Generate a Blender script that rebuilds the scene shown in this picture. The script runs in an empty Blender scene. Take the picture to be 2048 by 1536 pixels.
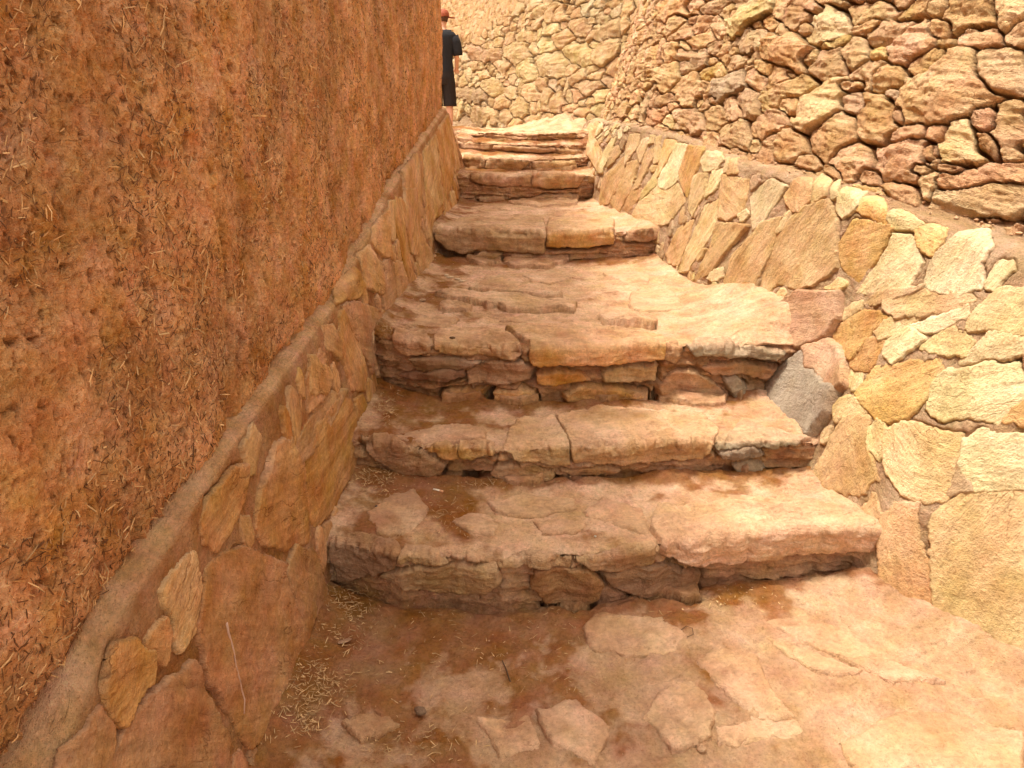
import bpy, math, random
import numpy as np
from mathutils import Vector
from mathutils.bvhtree import BVHTree
R = math.radians
sc = bpy.context.scene
# ------------------------------------------------------------ camera, world, sun, exposure
F, PITCH, EYE = 1400.0, R(20.4), 1.5
cam = bpy.data.objects.new('camera', bpy.data.cameras.new('camera'))
cam.data.sensor_width = 36; cam.data.lens = F / 2048 * 36
cam.data.clip_start = 0.05; cam.data.clip_end = 2000
cam.location = (0, 0, EYE); cam.rotation_euler = (math.pi / 2 - PITCH, 0, 0)
sc.collection.objects.link(cam); sc.camera = cam
SUN_EL, SUN_AZ = R(73), R(-84)          # azimuth measured from +Y clockwise: the sun stands to the left
w = bpy.data.worlds.new("World"); sc.world = w; w.use_nodes = True
nt = w.node_tree; bg = nt.nodes['Background']
sky = nt.nodes.new('ShaderNodeTexSky'); sky.sky_type = 'NISHITA'; sky.sun_disc = False
sky.sun_elevation = SUN_EL; sky.sun_rotation = SUN_AZ; sky.dust_density = 4; sky.air_density = 1.0; sky.ozone_density = 0.5
hs = nt.nodes.new('ShaderNodeHueSaturation'); hs.inputs['Saturation'].default_value = 0.12   # veiled, whitish sky
nt.links.new(sky.outputs[0], hs.inputs['Color']); wt = nt.nodes.new('ShaderNodeMix'); wt.data_type = 'RGBA'; wt.blend_type = 'MULTIPLY'; wt.inputs[0].default_value = 1; wt.inputs[7].default_value = (1, .93, .82, 1)
nt.links.new(hs.outputs[0], wt.inputs[6]); nt.links.new(wt.outputs[2], bg.inputs['Color'])        # dusty warm veil
bg.inputs['Strength'].default_value = 0.15
sun = bpy.data.objects.new('sun', bpy.data.lights.new('sun', 'SUN'))
sun.data.energy = 1.4; sun.data.angle = R(6); sun.data.color = (1, .92, .76)
sd = Vector((math.sin(SUN_AZ) * math.cos(SUN_EL), math.cos(SUN_AZ) * math.cos(SUN_EL), math.sin(SUN_EL)))
sun.rotation_euler = sd.to_track_quat('Z', 'Y').to_euler(); sc.collection.objects.link(sun)
sc.view_settings.view_transform = 'Standard'; sc.view_settings.look = 'None'
sc.view_settings.gamma = 1; sc.view_settings.exposure = 1.47
sc.render.engine = 'CYCLES'; sc.cycles.max_bounces = 6; sc.cycles.diffuse_bounces = 5; sc.cycles.use_denoising = True

rng = np.random.default_rng(7)
CP, SP = math.cos(PITCH), math.sin(PITCH)
def ray(px, py):
    X = (px - 1024) / F; Y = -(py - 768) / F
    d = Vector((X, CP + Y * SP, -SP + Y * CP)); d.normalize(); return d
def on_plane(px, py, z):                       # photo pixel -> point on the horizontal plane z
    d = ray(px, py); t = (z - EYE) / d.z
    return (d.x * t, d.y * t)
def proj(p):                                   # camera depth of points
    return p[..., 1] * CP - (p[..., 2] - EYE) * SP
# ------------------------------------------------------------ noise
_G = np.stack([np.cos(np.arange(256) * 2 * np.pi / 256), np.sin(np.arange(256) * 2 * np.pi / 256)], -1).astype(np.float32)
_P = np.random.default_rng(3).permutation(256)
def _h(ix, iy, s): return _P[(_P[(ix + s * 37) & 255] + iy) & 255]
def pn(x, y, s=0):
    x0 = np.floor(x).astype(np.int64); y0 = np.floor(y).astype(np.int64)
    fx = (x - x0).astype(np.float32); fy = (y - y0).astype(np.float32)
    u = fx * fx * fx * (fx * (fx * 6 - 15) + 10); v = fy * fy * fy * (fy * (fy * 6 - 15) + 10)
    def g(ix, iy, dx, dy):
        a = _G[_h(ix, iy, s)]; return a[..., 0] * dx + a[..., 1] * dy
    n00 = g(x0, y0, fx, fy); n10 = g(x0 + 1, y0, fx - 1, fy); n01 = g(x0, y0 + 1, fx, fy - 1); n11 = g(x0 + 1, y0 + 1, fx - 1, fy - 1)
    a = n00 + u * (n10 - n00); b = n01 + u * (n11 - n01)
    return (a + v * (b - a)) * 1.5
def fbm(x, y, o=4, s=0, gain=.5, ridge=False):
    r = 0; a = 1.0; t = 0
    for k in range(o):
        n = pn(x * 2.03 ** k + 17.3 * k + s * 3.1, y * 2.03 ** k - 9.7 * k, s + k)
        if ridge: n = 1 - 2 * np.abs(n)
        r = r + a * n; t += a; a *= gain
    return r / t
def sm(x, a, b):
    t = np.clip((x - a) / (b - a), 0, 1); return t * t * (3 - 2 * t)
# ------------------------------------------------------------ sheets (gridded surfaces)
def blur(a, n, axis):
    for _ in range(n):
        b = a.copy(); sl = [slice(None)] * a.ndim; sp = list(sl); sn = list(sl)
        sl[axis] = slice(1, -1); sp[axis] = slice(0, -2); sn[axis] = slice(2, None)
        b[tuple(sl)] = .25 * a[tuple(sp)] + .5 * a[tuple(sl)] + .25 * a[tuple(sn)]; a = b
    return a
class Sheet:
    def __init__(s, P, u, v, face=(0, 0, 1)):
        s.P = P; s.u = u; s.v = v; s.nu, s.nv = len(u), len(v)
        du = np.gradient(P, axis=0); dv = np.gradient(P, axis=1)
        N = np.cross(du, dv); N /= np.linalg.norm(N, axis=-1, keepdims=True) + 1e-12
        if (N.reshape(-1, 3).mean(0) @ np.array(face)) < 0: N = -N
        s.N = N; s._b = None
    def ev(s, U, V):
        i = np.clip(np.searchsorted(s.u, U) - 1, 0, s.nu - 2); j = np.clip(np.searchsorted(s.v, V) - 1, 0, s.nv - 2)
        a = np.clip((U - s.u[i]) / (s.u[i + 1] - s.u[i]), -1, 2)[..., None]; b = np.clip((V - s.v[j]) / (s.v[j + 1] - s.v[j]), -1, 2)[..., None]
        def L(A): return (A[i, j] * (1 - a) + A[i + 1, j] * a) * (1 - b) + (A[i, j + 1] * (1 - a) + A[i + 1, j + 1] * a) * b
        n = L(s.N); n /= np.linalg.norm(n, axis=-1, keepdims=True) + 1e-12
        return L(s.P), n
    def uv(s, px, py):
        if s._b is None:
            vs = s.P.reshape(-1, 3).tolist()
            s._b = BVHTree.FromPolygons(vs, [(i * s.nv + j, (i + 1) * s.nv + j, (i + 1) * s.nv + j + 1, i * s.nv + j + 1)
                                             for i in range(s.nu - 1) for j in range(s.nv - 1)])
        h = s._b.ray_cast(Vector((0, 0, EYE)), ray(px, py), 60)
        if h[0] is None: return None
        i, j = divmod(h[2], s.nv - 1)
        p = np.array(h[0]) - s.P[i, j]; A = np.stack([s.P[i + 1, j] - s.P[i, j], s.P[i, j + 1] - s.P[i, j]], 1)
        ab = np.linalg.lstsq(A, p, rcond=None)[0]
        return (s.u[i] + ab[0] * (s.u[i + 1] - s.u[i]), s.v[j] + ab[1] * (s.v[j + 1] - s.v[j]))
# ------------------------------------------------------------ mesh and object helpers
def link(o, parent=None):
    sc.collection.objects.link(o); o.parent = parent; return o
def tag(o, label=None, cat=None, group=None, kind=None):
    for k, x in (('label', label), ('category', cat), ('group', group), ('kind', kind)):
        if x: o[k] = x
    return o
def empty(name, loc=(0, 0, 0)):
    o = bpy.data.objects.new(name, None); o.location = loc; o.empty_display_size = .1; return link(o)
def mesh(name, V, Q, mat, parent=None, tint=None, st=None, smooth=True):
    V = np.ascontiguousarray(V, np.float32).reshape(-1, 3); Q = np.ascontiguousarray(Q, np.int32); k = Q.shape[1]
    m = bpy.data.meshes.new(name); m.vertices.add(len(V)); m.vertices.foreach_set('co', V.ravel())
    m.loops.add(Q.size); m.loops.foreach_set('vertex_index', Q.ravel())
    m.polygons.add(len(Q)); m.polygons.foreach_set('loop_start', np.arange(0, Q.size, k, dtype=np.int32))
    m.polygons.foreach_set('use_smooth', np.full(len(Q), smooth))
    if tint is not None:
        a = m.attributes.new('tint', 'FLOAT_COLOR', 'POINT'); c = np.ones((len(V), 4), np.float32); c[:, :3] = tint
        a.data.foreach_set('color', c.ravel())
    if st is not None:
        a = m.attributes.new('grain', 'FLOAT_VECTOR', 'POINT'); a.data.foreach_set('vector', np.ascontiguousarray(st, np.float32).ravel())
    m.update(calc_edges=True); m.materials.append(mat)
    o = bpy.data.objects.new(name, m)
    if parent is not None and parent.type == 'EMPTY': o.location = (0, 0, 0) 
    link(o, parent)
    return o
def quads(nu, nv, flip=False):
    i, j = np.meshgrid(np.arange(nu - 1), np.arange(nv - 1), indexing='ij'); a = (i * nv + j).ravel()
    q = np.stack([a, a + nv, a + nv + 1, a + 1], 1)
    return q[:, ::-1] if flip else q
def compact(V, Q, *att):
    used = np.zeros(len(V), bool); used[Q.ravel()] = True; idx = np.cumsum(used) - 1
    return (V[used], idx[Q]) + tuple(a[used] for a in att)
# ------------------------------------------------------------ materials
def stone_mat(name, rough=.88, bump=.6, streak=.35, dust=0.0, spots=.25, gs=1.0, dustcol=(.50, .30, .17), cracks=.8):
    m = bpy.data.materials.new(name); m.use_nodes = True; t = m.node_tree; N = t.nodes; L = t.links; b = N['Principled BSDF']
    b.inputs['Roughness'].default_value = rough; b.inputs['Specular IOR Level'].default_value = .18
    def nd(k, **kw):
        n = N.new(k)
        for a, x in kw.items(): setattr(n, a, x)
        return n
    at = nd('ShaderNodeAttribute', attribute_name='tint'); gr = nd('ShaderNodeAttribute', attribute_name='grain')
    def noise(scale, vec=(1, 1, 1), det=6, ro=.6):
        mp = nd('ShaderNodeMapping'); mp.inputs['Scale'].default_value = vec; L.new(gr.outputs['Vector'], mp.inputs['Vector'])
        n = nd('ShaderNodeTexNoise'); n.inputs['Scale'].default_value = scale * gs; n.inputs['Detail'].default_value = det
        n.inputs['Roughness'].default_value = ro; L.new(mp.outputs[0], n.inputs['Vector']); return n.outputs['Fac']
    def rmp(src, lo, hi, a, c):
        r = nd('ShaderNodeMapRange'); r.inputs[1].default_value = lo; r.inputs[2].default_value = hi; r.inputs[3].default_value = a; r.inputs[4].default_value = c
        L.new(src, r.inputs[0]); return r.outputs[0]
    def mul(a, c):
        x = nd('ShaderNodeMath', operation='MULTIPLY'); L.new(a, x.inputs[0]); L.new(c, x.inputs[1]); return x.outputs[0]
    big = noise(5, det=4); fine = noise(60, det=8, ro=.7); st = noise(14, (.25, 3.2, 1), det=7, ro=.65)
    spk = noise(130, det=3, ro=.8)
    f = mul(mul(rmp(big, .3, .7, 1 - .22, 1 + .22), rmp(st, .3, .7, 1 - streak, 1 + streak * .7)), rmp(fine, .3, .7, .74, 1.2))
    hs = nd('ShaderNodeHueSaturation'); L.new(at.outputs['Color'], hs.inputs['Color']); L.new(f, hs.inputs['Value'])
    L.new(rmp(noise(9, det=3), .3, .7, .488, .512), hs.inputs['Hue']); L.new(rmp(big, .3, .7, 1.12, .85), hs.inputs['Saturation'])
    col = hs.outputs[0]
    cr = nd('ShaderNodeMath', operation='SUBTRACT'); L.new(noise(6, (.6, 1.5, 1), det=5, ro=.55), cr.inputs[0]); cr.inputs[1].default_value = .5
    ca = nd('ShaderNodeMath', operation='ABSOLUTE'); L.new(cr.outputs[0], ca.inputs[0])
    crack = mul(rmp(ca.outputs[0], .002, .010, 1, 0), rmp(noise(3.5, det=2), .48, .6, 0, 1))       # earth filled hairline cracks
    mc_ = nd('ShaderNodeMix', data_type='RGBA', blend_type='MULTIPLY'); L.new(mul(crack, rmp(fine, 0, 1, cracks, cracks)), mc_.inputs[0]); L.new(col, mc_.inputs[6]); mc_.inputs[7].default_value = (.30, .17, .09, 1)
    col = mc_.outputs[2]
    if spots:                                   # iron stains and dark lichen-like specks
        mx = nd('ShaderNodeMix', data_type='RGBA', blend_type='MULTIPLY'); L.new(rmp(spk, .56, .68, 0, spots * 1.5), mx.inputs[0])
        L.new(col, mx.inputs[6]); mx.inputs[7].default_value = (.42, .24, .12, 1); col = mx.outputs[2]
    if dust:                                    # settled earth on what faces up
        ge = nd('ShaderNodeNewGeometry'); sp = nd('ShaderNodeSeparateXYZ'); L.new(ge.outputs['Normal'], sp.inputs[0])
        d = mul(rmp(sp.outputs[2], .25, .95, 0, dust), rmp(noise(11, det=5), .38, .62, .35, 1))
        mx = nd('ShaderNodeMix', data_type='RGBA'); L.new(d, mx.inputs[0]); L.new(col, mx.inputs[6]); mx.inputs[7].default_value = dustcol + (1,)
        col = mx.outputs[2]
    L.new(col, b.inputs['Base Color'])
    ad = nd('ShaderNodeMath', operation='ADD'); L.new(mul(fine, rmp(big, 0, 1, .8, 1.2)), ad.inputs[0]); L.new(st, ad.inputs[1])
    ad2 = nd('ShaderNodeMath', operation='ADD'); L.new(ad.outputs[0], ad2.inputs[0]); sb = nd('ShaderNodeMath', operation='SUBTRACT'); L.new(rmp(spk, .3, .7, 0, .5), sb.inputs[0]); L.new(mul(crack, rmp(fine, 0, 1, cracks, cracks)), sb.inputs[1]); L.new(sb.outputs[0], ad2.inputs[1])
    bp = nd('ShaderNodeBump'); bp.inputs['Strength'].default_value = bump; bp.inputs['Distance'].default_value = .011
    L.new(ad2.outputs[0], bp.inputs['Height']); L.new(bp.outputs[0], b.inputs['Normal'])
    return m
def plain(name, col, rough=.8, bump=0.0, scale=60, var=.15):
    m = bpy.data.materials.new(name); m.use_nodes = True; t = m.node_tree; b = t.nodes['Principled BSDF']
    b.inputs['Roughness'].default_value = rough; b.inputs['Specular IOR Level'].default_value = .25
    tc = t.nodes.new('ShaderNodeTexCoord'); n = t.nodes.new('ShaderNodeTexNoise'); n.inputs['Scale'].default_value = scale; n.inputs['Detail'].default_value = 5
    t.links.new(tc.outputs['Object'], n.inputs['Vector'])
    r = t.nodes.new('ShaderNodeMapRange'); r.inputs[1].default_value = .3; r.inputs[2].default_value = .7; r.inputs[3].default_value = 1 - var; r.inputs[4].default_value = 1 + var
    t.links.new(n.outputs['Fac'], r.inputs[0])
    h = t.nodes.new('ShaderNodeHueSaturation'); h.inputs['Color'].default_value = tuple(col) + (1,); t.links.new(r.outputs[0], h.inputs['Value'])
    t.links.new(h.outputs[0], b.inputs['Base Color'])
    if bump:
        bp = t.nodes.new('ShaderNodeBump'); bp.inputs['Strength'].default_value = bump; bp.inputs['Distance'].default_value = .01
        t.links.new(n.outputs['Fac'], bp.inputs['Height']); t.links.new(bp.outputs[0], b.inputs['Normal'])
    return m
M_CLAD = stone_mat('clad_stone', cracks=.3, bump=.7, streak=.16, dust=.15, spots=.35)
M_SKIRT = stone_mat('skirt_stone', cracks=.5, bump=.7, streak=.22, dust=.25, spots=.3)
M_DRY = stone_mat('rubble_stone', cracks=.4, bump=1.0, streak=.14, dust=.35, spots=.4, dustcol=(.62, .38, .2))
M_STEP = stone_mat('step_stone', cracks=.25, bump=.8, streak=.2, dust=.25, spots=.3, dustcol=(.70, .44, .262))
M_EARTH = stone_mat('packed_earth', cracks=.15, bump=.8, streak=.08, dust=0, spots=.35, gs=1.2)
M_MORTAR = stone_mat('mud_mortar', cracks=.3, bump=1.1, streak=.05, dust=0, spots=.4, gs=1.5)
M_MUD = stone_mat('mud_render', cracks=.3, bump=1.0, streak=.0, dust=0, spots=.5, gs=1.3)
M_STRAW = plain('straw', (.68, .45, .22), .6, 0, 40, .35)
M_STRAW_D = plain('dusty_straw', (.50, .27, .11), .7, 0, 40, .35)
M_HILL = plain('hillside_earth', (.42, .25, .13), .95, .5, 3, .2)
PAL = dict(c=(.80, .60, .31), o=(.66, .37, .13), t=(.70, .46, .225), p=(.84, .69, .41), g=(.36, .31, .23), r=(.56, .32, .165), y=(.76, .50, .17),
           d=(.60, .38, .22), b=(.33, .21, .13), k=(.50, .33, .20), e=(.66, .42, .23))
# ------------------------------------------------------------ stone polygons traced off the photo, in zoomed-view coordinates
VIEW = dict(P=(0, 0, 1), A=(800, 0, 4), B=(1312, 0, 2.7826), C=(0, 0, 2.2756), D=(0, 800, 2.0867), E=(600, 800, 2.56), G=(1200, 800, 2.0873),
            H=(700, 380, 2.9257), I=(1300, 350, 2.738), J=(560, 380, 3.84), K=(1150, 200, 4.389), L=(0, 1000, 2.866))
def trace(sheet, view, pts):
    x0, y0, s = VIEW[view]; out = []
    for x, y in pts:
        q = sheet.uv(x0 + x / s, y0 + y / s)
        if q is not None: out.append(q)
    return np.array(out) if len(out) > 2 else None
def sdf(U, V, poly):                            # positive inside
    d = np.full(U.shape, 1e9); ins = np.zeros(U.shape, bool); n = len(poly)
    for k in range(n):
        ax, ay = poly[k]; bx, by = poly[(k + 1) % n]; ex, ey = bx - ax, by - ay
        t = np.clip(((U - ax) * ex + (V - ay) * ey) / (ex * ex + ey * ey + 1e-12), 0, 1)
        d = np.minimum(d, (U - ax - t * ex) ** 2 + (V - ay - t * ey) ** 2)
        c = ((ay > V) != (by > V)) & (U < (bx - ax) * (V - ay) / (by - ay + 1e-12) + ax); ins ^= c
    d = np.sqrt(d); return np.where(ins, d, -d)
def warp(U, V, a=1.0):
    return (U + a * (.007 * pn(U * 14, V * 14, 5) + .0045 * pn(U * 45, V * 45, 6) + .0028 * pn(U * 130, V * 130, 8)),
            V + a * (.007 * pn(U * 14, V * 14, 15) + .0045 * pn(U * 45, V * 45, 16) + .0028 * pn(U * 130, V * 130, 18)))
def jit(c, k, amt=.10):
    g = np.random.default_rng(1000 + k); c = np.array(c) * (1 + g.uniform(-amt, amt)); c = c * (1 + g.uniform(-.04, .04, 3)); return np.clip(c, .02, .9)
def relief(name, sheet, poly, T, bevel, seed, mat, parent, col, ang=0.0, rough=.004, strata=.004, tilt=0.0, wa=1.0, sink=.03, label=None, grow=.003, follow=None, earth=None):
    """one stone: a raised slab with broken edges, flaking bed planes and real sides, set into the sheet"""
    lo = poly.min(0) - .03; hi = poly.max(0) + .03
    pc, _ = sheet.ev(np.array([poly[:, 0].mean()]), np.array([poly[:, 1].mean()])); z = max(.8, float(proj(pc)[0]))
    s = np.clip(z / 700 * 1.25, .0022, .02)
    u = np.arange(lo[0], hi[0], s); v = np.arange(lo[1], hi[1], s); U, V = np.meshgrid(u, v, indexing='ij')
    WU, WV = warp(U, V, wa); d = sdf(WU, WV, poly) + grow
    g = np.random.default_rng(seed); o = g.uniform(0, 90, 2)
    ca, sa = math.cos(ang), math.sin(ang); A = (U * ca + V * sa); B = (-U * sa + V * ca)
    t = np.clip(d / bevel, 0, 1); prof = 1 - (1 - t) ** 3.2
    low = fbm(U * 5 + o[0], V * 5 + o[1], 3, seed % 50)
    lay = fbm(A * 5 + o[1], B * 16 + o[0], 4, seed % 40) + low * .5                     # bed planes: terraces
    q = lay * 5; fq = q - np.floor(q); ter = (np.floor(q) + sm(fq, .42, .58)) / 5
    fine = fbm(A * 30 + o[0], B * 70 + o[1], 4, seed % 30 + 3, .6)
    inner = T + tilt * ((U - poly[:, 0].mean()) * g.uniform(-1, 1) + (V - poly[:, 1].mean()) * g.uniform(-1, 1)) \
        + low * rough * 1.3 + ter * strata * 2 + fine * rough * .45
    h = -.006 + (inner + .006) * prof
    h = np.where(d < 0, -sink, h)
    if follow is not None: h = h + follow(U, V)
    P, N = sheet.ev(U, V); P = P + N * h[..., None]
    nu, nv = len(u), len(v); Q = quads(nu, nv); keep = (d.ravel() > -1.5 * s)
    Q = Q[keep[Q].all(1)]
    if len(Q) < 4: return None
    col = np.array(col); vt = np.ones((nu * nv, 3)) * col
    stain = sm(fbm(U * 7 + o[1], V * 7 + o[0], 4, seed % 20), .0, .5).ravel()[:, None]
    vt = vt * (1 - stain * .35) + stain * .35 * col * np.array((.86, .72, .55))
    ped = (1 - t).ravel()[:, None] ** 2 * .4; vt = vt * (1 - ped) + ped * np.array((.50, .30, .165))      # mortar smeared on the edges
    if earth is not None:
        so, up_ = earth(U, V); k_ = (.72 * up_).ravel()[:, None]; so = np.clip(so * .85, 0, 1).ravel()[:, None]
        vt = vt * (1 - k_) + k_ * (np.array((.69, .43, .25)) * (1 - so) + np.array((.40, .19, .075)) * so) * (1 + .3 * fine.ravel()[:, None])
    grain = np.stack([A.ravel() + o[0], B.ravel() + o[1], h.ravel()], 1)
    if sheet is globals().get('stairs'): grain = P.reshape(-1, 3)[:, [0, 2, 1]] + np.array((o[0], o[1], 0))
    V3, Q, vt, grain = compact(P.reshape(-1, 3), Q, vt, grain)
    ob = mesh(name, V3, Q, mat, parent, vt, grain)
    if label: ob['label'] = label
    return ob
def union_sdf(us, vs, U, V, polys, wa=1.0):
    WU, WV = warp(U, V, wa); D = np.full(U.shape, -1.0)
    for p in polys:
        lo = p.min(0) - .06; hi = p.max(0) + .06
        a, b = np.searchsorted(us, (lo[0], hi[0])); c, d = np.searchsorted(vs, (lo[1], hi[1]))
        if b <= a or d <= c: continue
        D[a:b, c:d] = np.maximum(D[a:b, c:d], sdf(WU[a:b, c:d], WV[a:b, c:d], p) + .003)
    return D
def adaptive(sheet, lo, hi, k=1.3, mn=.0028, mx=.03, vref=None):
    """u samples whose spacing follows the distance from the camera"""
    out = [lo]; vm = sheet.v[len(sheet.v) // 2] if vref is None else vref
    while out[-1] < hi:
        p, _ = sheet.ev(np.array([out[-1]]), np.array([vm])); z = abs(float(proj(p)[0])); z = max(z, .5)
        out.append(out[-1] + float(np.clip(z / 700 * k, mn, mx)))
    return np.array(out)
# ============================================================ STAIRS AND GROUND
Z = [0, .225, .385, .643, .88, 1.11, 1.228, 1.332, 1.424]
EDGE = {1: [(560, 1078), (650, 1078), (800, 1108), (1000, 1122), (1200, 1108), (1300, 1092), (1330, 1080), (1760, 1050), (1850, 1045)],
        2: [(600, 878), (715, 880), (850, 887), (1000, 898), (1150, 897), (1400, 884), (1620, 880), (1700, 878)],
        3: [(640, 672), (745, 668), (850, 690), (1050, 700), (1320, 692), (1560, 690), (1700, 688)],
        4: [(800, 458), (870, 458), (1090, 466), (1230, 462), (1340, 458), (1450, 456)],
        5: [(860, 351), (908, 352), (1060, 352), (1200, 350), (1260, 349)],
        6: [(880, 315), (915, 315), (1060, 319), (1165, 316), (1220, 315)],
        7: [(880, 284), (915, 284), (1060, 290), (1160, 295), (1200, 296)],
        8: [(880, 262), (910, 263), (965, 267), (1100, 276), (1180, 280)]}
XS = np.arange(-.95, 2.45, .02)
EY = [np.full(XS.shape, -1.2)]
for k in range(1, 9):
    q = np.array([on_plane(x, y, Z[k]) for x, y in EDGE[k]]); o = np.argsort(q[:, 0]); EY.append(np.interp(XS, q[o, 0], q[o, 1]))
    EY[k] = EY[k] + .022 * pn(XS * 4 + k * 7, XS * 0 + .5 + k, k) + .012 * pn(XS * 22 + k * 7, XS * 0 + .5 + k, k + 3)
EY.append(np.full(XS.shape, 8.9))
for k in range(2, 9): EY[k] = np.maximum(EY[k], EY[k - 1] + .12)
rows, sect, kind, vv = [], [], [], []
def addrow(P, k, r):
    rows.append(P); sect.append(k); kind.append(r)
for k in range(9):
    if k:
        n = max(3, round((Z[k] - Z[k - 1]) / .0065))
        for j in range(n):
            t = j / n; zb = Z[k - 1] + (.02 if k not in (4,) else .05)
            addrow(np.stack([XS, EY[k] + .018 * (1 - t), zb + (Z[k] - zb) * t + 0 * XS], 1), k, 1.0)
    dl = float((EY[k + 1] - EY[k])[len(XS) // 3]); n = max(6, round(dl / (.008 if k else .02)))
    up = .02 if k != 3 else .05
    if k == 8: up = .0
    for j in range(n):
        t = j / n
        addrow(np.stack([XS, EY[k] + (EY[k + 1] + .018 - EY[k]) * t, Z[k] + up * t + 0 * XS], 1), k, 0.0)
P = np.stack(rows, 1)
_yl = np.array([(.2, -.66), (1.56, -.62), (2.63, -.59), (3.55, -.55), (4.3, -.465), (5.5, -.43), (6.25, -.40)]); _yr = np.array([(1.25, 1.95), (1.62, 1.48), (1.95, 1.19), (2.4, 1.10), (2.6, 1.04), (3.2, 1.15), (3.75, .97), (4.27, .92), (5.5, .68), (7.25, .60)])
xl = np.interp(P[..., 1], _yl[:, 0], _yl[:, 1]); xr = np.interp(P[..., 1], _yr[:, 0], _yr[:, 1])
bank = .045 * np.exp(-np.clip(P[..., 0] - xl, 0, 9) / .055) + .05 * np.exp(-np.clip(xr - P[..., 0], 0, 9) / .07)      # earth banked along the walls
for j, (k_, r_) in enumerate(zip(sect, kind)):
    if r_ == 0:
        dn_ = np.clip(EY[min(k_ + 1, 9)] - P[:, j, 1], 0, 9)
        P[:, j, 2] += bank[:, j] * (.5 if k_ else 1) * sm(P[:, j, 1] - EY[k_], .0, .12) + .020 * np.exp(-dn_ / .05) * (1 + .8 * pn(XS * 6, XS * 0 + k_, 3))
        if k_ == 3: P[:, j, 2] += .11 * sm(XS, .72, 1.3) * sm(P[:, j, 1] - EY[3], .0, .2) * (1 - sm(P[:, j, 1], 3.3, 3.8)) - .05 * sm(-XS, -.35, .5) * sm(P[:, j, 1], 3.15, 3.3) * (1 - sm(P[:, j, 1], 3.6, 4.0)) * 0
sect = np.array(sect); kind = np.array(kind)
P[..., 1:] = blur(P[..., 1:], 1, 1)
dv = np.linalg.norm(np.diff(P[30:90], axis=1), axis=-1).mean(0); VS = np.concatenate([[0], np.cumsum(dv)])
stairs = Sheet(P, XS, VS)
stairs.N = blur(stairs.N, 1, 1); stairs.N /= np.linalg.norm(stairs.N, axis=-1, keepdims=True)
riser_v = blur(kind.copy(), 1, 0)
print('stairs', P.shape, VS[-1])

# ============================================================ RIGHT CLAD RETAINING WALL
COL = [  # foot, knee, top
    ((.60, 7.25, 1.20), (.62, 7.22, 1.38), (.70, 7.0, 1.53)),
    ((.62, 6.6, 1.1), (.64, 6.55, 1.33), (.74, 6.3, 1.52)),
    ((.68, 5.5, .85), (.70, 5.5, 1.15), (.82, 5.29, 1.49)),
    ((.92, 4.27, .60), (.95, 4.3, .90), (1.05, 4.65, 1.42)),
    ((.97, 3.75, .55), (1.0, 3.75, .78), (1.15, 3.70, 1.32)),
    ((1.14, 3.22, .45), (1.18, 3.18, .76), (1.30, 3.06, 1.26)),
    ((1.03, 2.60, .25), (1.28, 2.57, .68), (1.40, 2.62, 1.20)),
    ((1.09, 2.36, .15), (1.22, 2.37, .56), (1.52, 2.32, 1.14)),
    ((1.18, 1.96, -.06), (1.27, 2.02, .35), (1.60, 2.07, 1.10)),
    ((1.46, 1.64, -.06), (1.53, 1.72, .35), (1.75, 1.83, 1.07)),
    ((1.95, 1.25, -.06), (2.02, 1.33, .35), (2.12, 1.45, 1.04)),
    ((2.60, .75, -.06), (2.66, .82, .35), (2.75, .95, 1.0)), ((3.2, -.3, -.06), (3.25, -.25, .35), (3.3, -.2, .95)), ((3.4, -6, -.06), (3.45, -6, .35), (3.5, -6, .9))]
C = np.array(COL)
back = C[:, 2] + np.array((.17, .03, .05)); back[0:2] = C[0:2, 2] + np.array((.16, .0, .03)); back[8:] = C[8:, 2] + np.array((.2, .12, .04))
bb = back + np.array((.14, .02, -.03))
C = np.concatenate([C, back[:, None], bb[:, None]], 1)
def ruled(C, su=.015, sv=.015, bu=8, bv=3, face=(-1, -.2, .3)):
    lu = np.linalg.norm(np.diff(C, axis=0), axis=-1).mean(1); cu = np.concatenate([[0], np.cumsum(lu)])
    lv = np.linalg.norm(np.diff(C, axis=1), axis=-1).mean(0); cv = np.concatenate([[0], np.cumsum(lv)])
    u = np.linspace(0, cu[-1], max(4, int(cu[-1] / su))); v = np.linspace(0, cv[-1], max(4, int(cv[-1] / sv)))
    A = np.stack([[np.interp(u, cu, C[:, k, c]) for c in range(3)] for k in range(C.shape[1])])      # k,3,nu
    P = np.zeros((len(u), len(v), 3))
    for c in range(3):
        for i in range(len(u)): P[i, :, c] = np.interp(v, cv, A[:, c, i])
    P = blur(blur(P, bu, 0), bv, 1)
    return Sheet(P, u, v, face), cu, cv
clad, ccu, ccv = ruled(C)
# ============================================================ LEFT SKIRT
SK = [  # foot, top (outer edge of the cap)
    ((-.66, .2, -.05), (-.74, .2, .42)), ((-.64, .82, -.05), (-.705, .82, .555)), ((-.63, 1.0, -.05), (-.70, 1.0, .66)),
    ((-.62, 1.56, -.05), (-.685, 1.56, .75)), ((-.60, 2.05, .1), (-.67, 2.1, .815)), ((-.59, 2.63, .3), (-.66, 2.63, .866)),
    ((-.55, 3.55, .5), (-.62, 3.58, 1.145)), ((-.465, 4.3, .55), (-.58, 4.5, 1.34)), ((-.43, 5.5, .85), (-.55, 5.4, 1.50)), ((-.40, 6.25, 1.15), (-.53, 6.1, 1.62)),
    ((-.52, 6.38, 1.15), (-.6, 6.2, 1.63)), ((-.9, 6.42, 1.15), (-.9, 6.25, 1.63))]
S = np.array(SK); bk = S[:, 1] + np.array((-.06, 0, .022)); bk[-2:] = S[-2:, 1] + np.array((-.03, -.06, .02)); bk2 = bk + np.array((-.12, 0, .01))
S = np.concatenate([S, bk[:, None], bk2[:, None]], 1)
skirt, scu, scv = ruled(S, bu=4, bv=2, face=(1, 0, .3))
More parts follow.
